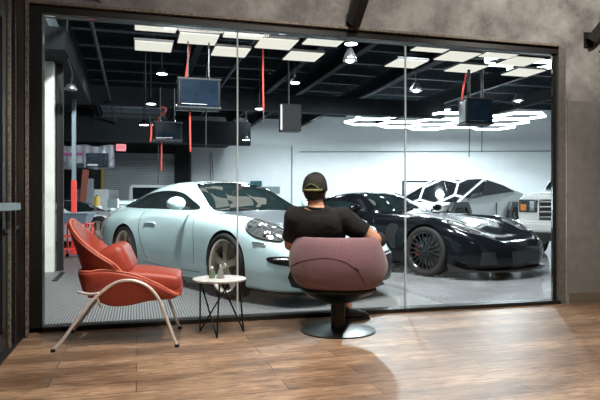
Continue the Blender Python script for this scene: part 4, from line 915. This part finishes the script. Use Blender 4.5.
q = W(212, 276.5, 4.45); bt = thing('small_bottle', 'small greenish bottle beside the silver ornament on the round table', 'bottle', (q.x, q.y, zt))
link('glass_body', lt([(0, 0), (.022, 0), (.024, .01), (.024, .045), (.012, .06), (.010, .075), (0, .075)], 20), 'greenglass', bt, smooth=True, angle=40); link('stopper', lt([(0, .075), (.012, .075), (.012, .09), (0, .09)], 12), 'white', bt)
# ---- pink swivel tub chair
B0 = G(338, 330.5); ty = -YAW
sc = thing('swivel_tub_chair', 'dusty pink swivel tub chair on a dark disc base, the seated man in it', 'armchair', (B0.x, B0.y, 0), ty-.38)
link('disc_base', lt([(0, .018), (.05, .02), (.27, .012), (.29, .008), (.292, 0), (0, 0)], 64), 'pedestal', sc, smooth=True, angle=40)
link('pedestal_column', lt([(.056, .012), (.056, .19), (.050, .24), (.06, .27), (0, .27)], 36), 'pedestal', sc, smooth=True, angle=40)
link('under_dish', lt([(0, .21), (.07, .215), (.15, .245), (.25, .29), (.30, .325), (.30, .34), (0, .34)], 56), 'pedestal', sc, smooth=True, angle=40)
NP, = (72,); bm = bmesh.new(); rings = []
def tubpt(phi, u):
    """phi 0 = back (towards the viewer), u runs outside bottom > rim > inside"""
    bk_ = .5+.5*math.cos(phi); sm = bk_*bk_*(3-2*bk_)
    ztop = .45+(.745-.45)*min(1, sm*1.55); 
    prof = [(.20, .325), (.30, .335), (.355, .39), (.388, .47), (.398, .55), (.392, .62), (.375, .69), (.352, .725), (.325, .745), (.298, .728), (.285, .68), (.28, .60), (.27, .50), (.24, .455), (.12, .45), (0, .45)]
    r, z = prof[u]
    if z > .45: z = .45+(z-.45)*(ztop-.44)/.305
    if u >= 12: z = .43
    return r*math.sin(phi)*.975, -r*math.cos(phi)*.93, z
for k in range(NP): rings.append([bm.verts.new(tubpt(2*PI*k/NP, u)) for u in range(16)])
for k in range(NP):
    a, b = rings[k], rings[(k+1) % NP]
    for u in range(15): bm.faces.new((a[u], b[u], b[u+1], a[u+1]))
bm.faces.new([r[0] for r in rings]); bmesh.ops.remove_doubles(bm, verts=bm.verts, dist=1e-4); bmesh.ops.recalc_face_normals(bm, faces=bm.faces)
tubo = link('tub', bm, 'pink', sc, smooth=True); md = tubo.modifiers.new('s', 'SUBSURF'); md.levels = 1; md.render_levels = 1; bake(tubo)
b2 = bmesh.new(); b2.from_mesh(tubo.data); tbv = BVHTree.FromBMesh(b2); b2.free()
def tubline(pts):
    out = []; T_ = Matrix.Translation((B0.x, B0.y, 0)) @ Matrix.Rotation(ty-.38, 4, 'Z'); Ti = T_.inverted(); O_ = Ti @ Vector((0, 0, 1))
    for v in catmull([(a, b, 0) for a, b in pts], 6):
        d_ = ((Ti @ W(v.x, v.y, 4.0))-O_).normalized(); h = tbv.ray_cast(O_, d_)
        if h[0]: out.append(h[0]-d_*.001)
    return out
link('seam', tb(tubline([(291, 266), (302, 261), (322, 258), (340, 260), (352, 266), (361, 276), (366, 287)]), .0032, 6), 'pinkseam', sc)
link('zip_pull', tb(tubline([(355, 268), (358.5, 271)]), .007, 6), 'trim', sc)
# ------------------------------------------------------------------ the seated man
def capsule(bm, A, ra, B, rb):
    d = (B-A); n = 8; pts = []; rr = []; u = d.normalized()
    for k in range(5): t = PI/2*k/5; pts.append(A-u*ra*math.cos(t)); rr.append(max(.002, ra*math.sin(t)))
    for k in range(n+1): pts.append(A.lerp(B, k/n)); rr.append(ra+(rb-ra)*k/n)
    for k in range(1, 6): t = PI/2*k/5; pts.append(B+u*rb*math.sin(t)); rr.append(max(.002, rb*math.cos(t)))
    tube(bm, pts, rr, 16)
def figure(name, J, E, torso, m, parent, vox, extra):
    bm = bmesh.new()
    for a, b in E:
        ra, rb = J[a][1], J[b][1]
        if isinstance(ra, tuple) or isinstance(rb, tuple):
            ra = min(ra) if isinstance(ra, tuple) else ra; rb = min(rb) if isinstance(rb, tuple) else rb
        capsule(bm, J[a][0], ra, J[b][0], rb)
    rg = []
    lat = Vector((math.cos(YAW+.12), -math.sin(YAW+.12), 0)); dep = Vector((-lat.y, lat.x, 0))
    C_ = catmull([t[0] for t in torso], 5); R_ = catmull([(t[1], t[2], 0) for t in torso], 5)
    for c, r in zip(C_, R_): rg.append([bm.verts.new(c+lat*r.x*(abs(math.cos(a))**.85*(1 if math.cos(a) > 0 else -1))+dep*r.y*math.sin(a)) for a in [2*PI*k/32 for k in range(32)]])
    for a, b in zip(rg, rg[1:]):
        for k in range(32): bm.faces.new((a[k], a[(k+1) % 32], b[(k+1) % 32], b[k]))
    bm.faces.new(rg[0][::-1]); bm.faces.new(rg[-1])
    extra(bm); bmesh.ops.recalc_face_normals(bm, faces=bm.faces)
    o = link(name, bm, m, parent)
    md = o.modifiers.new('r', 'REMESH'); md.mode = 'VOXEL'; md.voxel_size = vox; md.use_smooth_shade = True
    md = o.modifiers.new('c', 'SMOOTH'); md.iterations = 5; bake(o)
    o.data.polygons.foreach_set('use_smooth', [True]*len(o.data.polygons)); return o
pr0 = W(322, 202, 4.6); pr = thing('person', 'man in black t-shirt and dark cap seated with his back to the viewer', 'person', (pr0.x, pr0.y, 0))
def Q(px, py, Z): return W(px, py, Z)-Vector((pr0.x, pr0.y, 0))
hd = Q(315, 190.5, 4.50)
fwd = (Matrix.Rotation(-YAW-.30, 3, 'Z') @ Vector((0, 1, 0))); rgt = Vector((fwd.y, -fwd.x, 0)); upv = Vector((0, 0, 1))
HM = Matrix(((rgt.x, fwd.x, 0, hd.x), (rgt.y, fwd.y, 0, hd.y), (0, 0, 1, hd.z), (0, 0, 0, 1)))
def headgeo(bm):
    def ell(c, r, n=20):
        rr = bmesh.ops.create_uvsphere(bm, u_segments=n, v_segments=n//2+2, radius=1)
        bmesh.ops.scale(bm, vec=r, verts=rr['verts']); bmesh.ops.transform(bm, matrix=HM @ Matrix.Translation(c), verts=rr['verts'])
    ell((0, 0, .005), (.076, .096, .108)); ell((0, .035, -.055), (.056, .062, .055)); ell((0, .103, -.012), (.013, .020, .022)); ell((0, .097, .004), (.009, .012, .03))
    ell((0, .088, -.052), (.026, .014, .008)); ell((0, .088, -.064), (.022, .013, .007))
    for s in (-1, 1):
        ell((s*.080, -.008, -.012), (.011, .020, .032)); ell((s*.032, .080, .015), (.019, .014, .012)); ell((s*.034, .088, .032), (.022, .010, .007))
J = dict(pel=(Q(322, 262, 4.66), (.14, .11)), sp=(Q(320, 246, 4.60), (.165, .12)), chs=(Q(318, 224, 4.52), (.14, .09)), nk=(Q(316, 209, 4.49), .066), hb=(Q(315, 198, 4.49), .057),
 sl=(Q(296, 218, 4.51), .078), el=(Q(291, 244, 4.62), .055), wl=(Q(305, 250, 4.90), .030), hl=(Q(311, 252, 4.99), (.040, .020)),
 sr=(Q(342, 219, 4.50), .080), er=(Q(374, 239.5, 4.54), .058), wr=(Q(362, 243, 4.82), .031), hr=(Q(356, 244, 4.90), (.040, .020)),
 tl=(Q(313, 265, 4.72), .085), kl=(Q(334, 256, 5.12), .058), al=(Q(347, 303, 5.03), .040), fl=(Q(349, 314, 5.02), .036),
 tr=(Q(332, 265, 4.72), .085), kr=(Q(378, 240, 4.98), .060), ar=(Q(345, 244, 5.18), .038), fr=(Q(338, 246, 5.22), .034))
E = [('pel', 'sp'), ('sp', 'chs'), ('chs', 'nk'), ('nk', 'hb'), ('chs', 'sl'), ('sl', 'el'), ('el', 'wl'), ('wl', 'hl'), ('chs', 'sr'), ('sr', 'er'), ('er', 'wr'), ('wr', 'hr'), ('pel', 'tl'), ('tl', 'kl'), ('kl', 'al'), ('al', 'fl'), ('pel', 'tr'), ('tr', 'kr'), ('kr', 'ar'), ('ar', 'fr')]
def fingers(bm):
    headgeo(bm)
    for h_, w_ in (('hl', 'wl'), ('hr', 'wr')):
        H0 = J[h_][0]; d = (H0-J[w_][0]).normalized(); s = d.cross(upv).normalized()
        for k, (off, ln) in enumerate(((-.030, .072), (-.010, .082), (.010, .078), (.030, .062))):
            p = H0+s*off+d*.01
            tube(bm, catmull([p, p+d*ln*.45+upv*.004, p+d*ln*.8-upv*.012, p+d*ln-upv*.032], 4), [.0095]*9+[.009, .0085, .008, .006], 8)
        sd = -1 if h_ == 'hr' else 1
        p = H0-d*.02+s*sd*.03
        tube(bm, catmull([p, p+s*sd*.025+d*.02, p+s*sd*.03+d*.05-upv*.008], 4), .0105, 8)
torso = [(Q(322, 274, 4.68), .15, .11), (Q(322, 262, 4.66), .175, .125), (Q(321, 246, 4.60), .165, .12), (Q(319, 232, 4.54), .195, .13), (Q(318, 221, 4.51), .205, .115), (Q(317, 213, 4.50), .155, .085), (Q(316, 207, 4.49), .075, .07)]
body = figure('body', J, [e for e in E if e not in (('pel', 'sp'), ('sp', 'chs'), ('chs', 'nk'))]+[('chs', 'nk')], torso, 'skin', pr, .0065, fingers)
def cloth(name, m, keep, off, thick=.006, folds=.012, sc=.09):
    bm = bmesh.new(); bm.from_mesh(body.data); bm.normal_update()
    kill = [v for v in bm.verts if not keep(v.co)]
    bmesh.ops.delete(bm, geom=kill, context='VERTS')
    seen = set(); best = []
    for f in bm.faces:                       # keep the largest connected piece
        if f in seen: continue
        st_ = [f]; seen.add(f); comp = []
        while st_:
            g = st_.pop(); comp.append(g)
            for e in g.edges:
                for h in e.link_faces:
                    if h not in seen: seen.add(h); st_.append(h)
        if len(comp) > len(best): best = comp
    bs = set(best); bmesh.ops.delete(bm, geom=[f for f in bm.faces if f not in bs], context='FACES')
    for i in range(10): bmesh.ops.smooth_vert(bm, verts=bm.verts, factor=.5, use_axis_x=True, use_axis_y=True, use_axis_z=True)
    bm.normal_update()
    for v in bm.verts: v.co += v.normal*off
    o = link(name, bm, m, pr, smooth=True)
    t = bpy.data.textures.new('folds', 'CLOUDS'); t.noise_scale = sc
    md = o.modifiers.new('d', 'DISPLACE'); md.texture = t; md.strength = folds; md.mid_level = .5
    md = o.modifiers.new('s', 'SOLIDIFY'); md.thickness = thick; md.offset = -1; bake(o)
    o.data.polygons.foreach_set('use_smooth', [True]*len(o.data.polygons)); return o
SEG = [(a_, b_) for a_, b_ in E]
def s_t(a_, b_): return (a_, b_) in (('pel', 'sp'), ('sp', 'chs'))
def near(p):
    bd, bs, bt = 9, None, 0
    for a_, b_ in SEG:
        A_, B_ = J[a_][0], J[b_][0]; d_ = B_-A_; t = max(0, min(1, (p-A_).dot(d_)/d_.length_squared)); dd_ = (p-A_-d_*t).length
        ra = J[a_][1]; ra = ra[0] if isinstance(ra, tuple) else ra
        dd_ -= ra*(1. if s_t(a_, b_) else .6)
        if dd_ < bd: bd, bs, bt = dd_, (a_, b_), t
    return bs, bt
def in_shirt(p):
    s_, t = near(p)
    if s_ in (('pel', 'sp'), ('sp', 'chs'), ('chs', 'sl'), ('chs', 'sr')): return True
    if s_ == ('chs', 'nk'): return (p-J['nk'][0]).length > .085 or p.z < J['nk'][0].z-.02
    if s_ in (('sl', 'el'), ('sr', 'er')): return t < .70 if s_[0] == 'sr' else t < .8
    return False
def in_trousers(p):
    s_, t = near(p)
    if s_[0] == 'pel' and s_[1] in ('tl', 'tr'): return True
    if s_ in (('tl', 'kl'), ('tr', 'kr'), ('kr', 'ar')): return True
    if s_ == ('kl', 'al'): return t < .92
    return s_ == ('pel', 'sp') and t < .3
shirt = cloth('t_shirt', 'shirt', in_shirt, .016)
cloth('trousers', 'trousers', in_trousers, .014, folds=.008)
link('shirt_collar', tb([Q(316, 207.5, 4.485)+Vector((.070*math.cos(k*PI/12), .066*math.sin(k*PI/12), .008*math.sin(k*PI/12))) for k in range(24)], .010, 8, closed=True), 'shirt', pr, smooth=True)
def shoe(p, fd, parent, pitch=0):
    bm = bmesh.new(); N = 14; rg = []
    for i in range(N+1):
        t = i/N; x = -.09+.29*t; wd_ = .036+.014*math.sin(PI*min(1, t*1.1))*1.1; hh = .085*(1-t)**.8+.035+.0*t; end = min(1, min(t, 1-t)*9+.25)
        rg.append([bm.verts.new((x, wd_*end*math.cos(a), .012+(hh*end)*(.5+.5*math.sin(a)))) for a in [2*PI*k/16 for k in range(16)]])
    for a, b in zip(rg, rg[1:]):
        for k in range(16): bm.faces.new((a[k], a[(k+1) % 16], b[(k+1) % 16], b[k]))
    bm.faces.new(rg[0][::-1]); bm.faces.new(rg[-1])
    s_ = box(bmesh.new(), -.09, .19, -.042, .042, 0, .022, .01)
    T = Matrix.Translation(p) @ Matrix.Rotation(fd, 4, 'Z') @ Matrix.Rotation(pitch, 4, 'Y')
    bmesh.ops.transform(bm, matrix=T, verts=bm.verts); bmesh.ops.transform(s_, matrix=T, verts=s_.verts)
    bmesh.ops.recalc_face_normals(bm, faces=bm.faces)
    o = link('shoe', bm, 'trim', parent, smooth=True); link('shoe_sole', s_, 'rubber', o)
fp = G(349, 320.5)-Vector((pr0.x, pr0.y, 0)); shoe((fp.x, fp.y, .001), -YAW+math.radians(28), pr)
ap = J['ar'][0]; shoe((ap.x-.06, ap.y+.06, ap.z-.02), PI*.62, pr, -.3)
# hair below the cap, and the cap
bm = bmesh.new(); r_ = bmesh.ops.create_uvsphere(bm, u_segments=28, v_segments=18, radius=1)
bmesh.ops.scale(bm, vec=(.080, .098, .100), verts=bm.verts)
bmesh.ops.delete(bm, geom=[v for v in bm.verts if v.co.y > .005-(v.co.z)*0 or v.co.z < -.068 or v.co.z > .06], context='VERTS')
bmesh.ops.solidify(bm, geom=bm.faces[:], thickness=-.006); bmesh.ops.transform(bm, matrix=HM, verts=bm.verts); link('hair', bm, 'hair', pr, smooth=True)
bm = bmesh.new(); prof = []
NS = 32; rg = []
for j in range(11):
    t = j/10; zz = -.030+.135*math.sin(t*PI/2); rr = math.cos(t*PI/2)**.62
    rg.append([bm.verts.new((.097*rr*math.cos(a)*(1+.0*t), .110*rr*math.sin(a)-.004, zz+.010*math.sin(a))) for a in [2*PI*k/NS for k in range(NS)]])
for a, b in zip(rg, rg[1:]):
    for k in range(NS): bm.faces.new((a[k], a[(k+1) % NS], b[(k+1) % NS], b[k]))
bmesh.ops.remove_doubles(bm, verts=bm.verts, dist=.002); bmesh.ops.solidify(bm, geom=bm.faces[:], thickness=.004)
CM = HM @ Matrix.Translation((0, 0, .028)) @ Matrix.Rotation(.06, 4, 'X')
bmesh.ops.transform(bm, matrix=CM, verts=bm.verts); cap = link('cap', bm, 'cap', pr, smooth=True)
bm = bmesh.new(); top_ = []
for j in range(5):
    t = j/4; top_.append([bm.verts.new((.088*math.sin(a)*(1-.12*t), .085*math.cos(a)*(.9)+.012+.075*t*math.cos(a)**.5, -.022-.012*t-.02*abs(math.sin(a))**2*1.0)) for a in [(-1.25+2.5*k/16) for k in range(17)]])
for a, b in zip(top_, top_[1:]):
    for k in range(16): bm.faces.new((a[k], a[k+1], b[k+1], b[k]))
bmesh.ops.solidify(bm, geom=bm.faces[:], thickness=.004); bmesh.ops.transform(bm, matrix=CM, verts=bm.verts); link('cap_brim', bm, 'cap', cap, smooth=True)
pts = [CM @ Vector((.094*math.sin(a), -.110*math.cos(a)-.004, -.020-.002)) for a in [(-.9+1.8*k/12) for k in range(13)]]
link('cap_strap', tb(pts, .009, 8), 'camo', cap, smooth=True)
pts = [CM @ Vector((.094*math.sin(a), -.110*math.cos(a)-.004, -.010+.034*math.cos(a/.62*PI/2))) for a in [(-.62+1.24*k/12) for k in range(13)]]
link('cap_opening_trim', tb(pts, .005, 8), 'camo', cap, smooth=True)
link('cap_button', lt([(0, .008), (.008, .005), (.010, 0), (0, 0)], 12, mtx=CM @ Matrix.Translation((0, -.004, .106))), 'cap', cap, smooth=True)

t = thing('rack_frame', 'thin black metal frame standing behind the windshield of the angular pickup', 'rack', (*W(403, 202, 20.5).xy, 0), -YAW)
for x in (0, 2.6): link('post', bx(x-.03, x+.03, -.03, .03, 0, 1.74), 'frame', t)
link('top_bar', bx(.03, 2.57, -.03, .03, 1.68, 1.74), 'frame', t); link('lower_bar', bx(.03, 2.57, -.03, .03, 1.2, 1.25), 'frame', t)
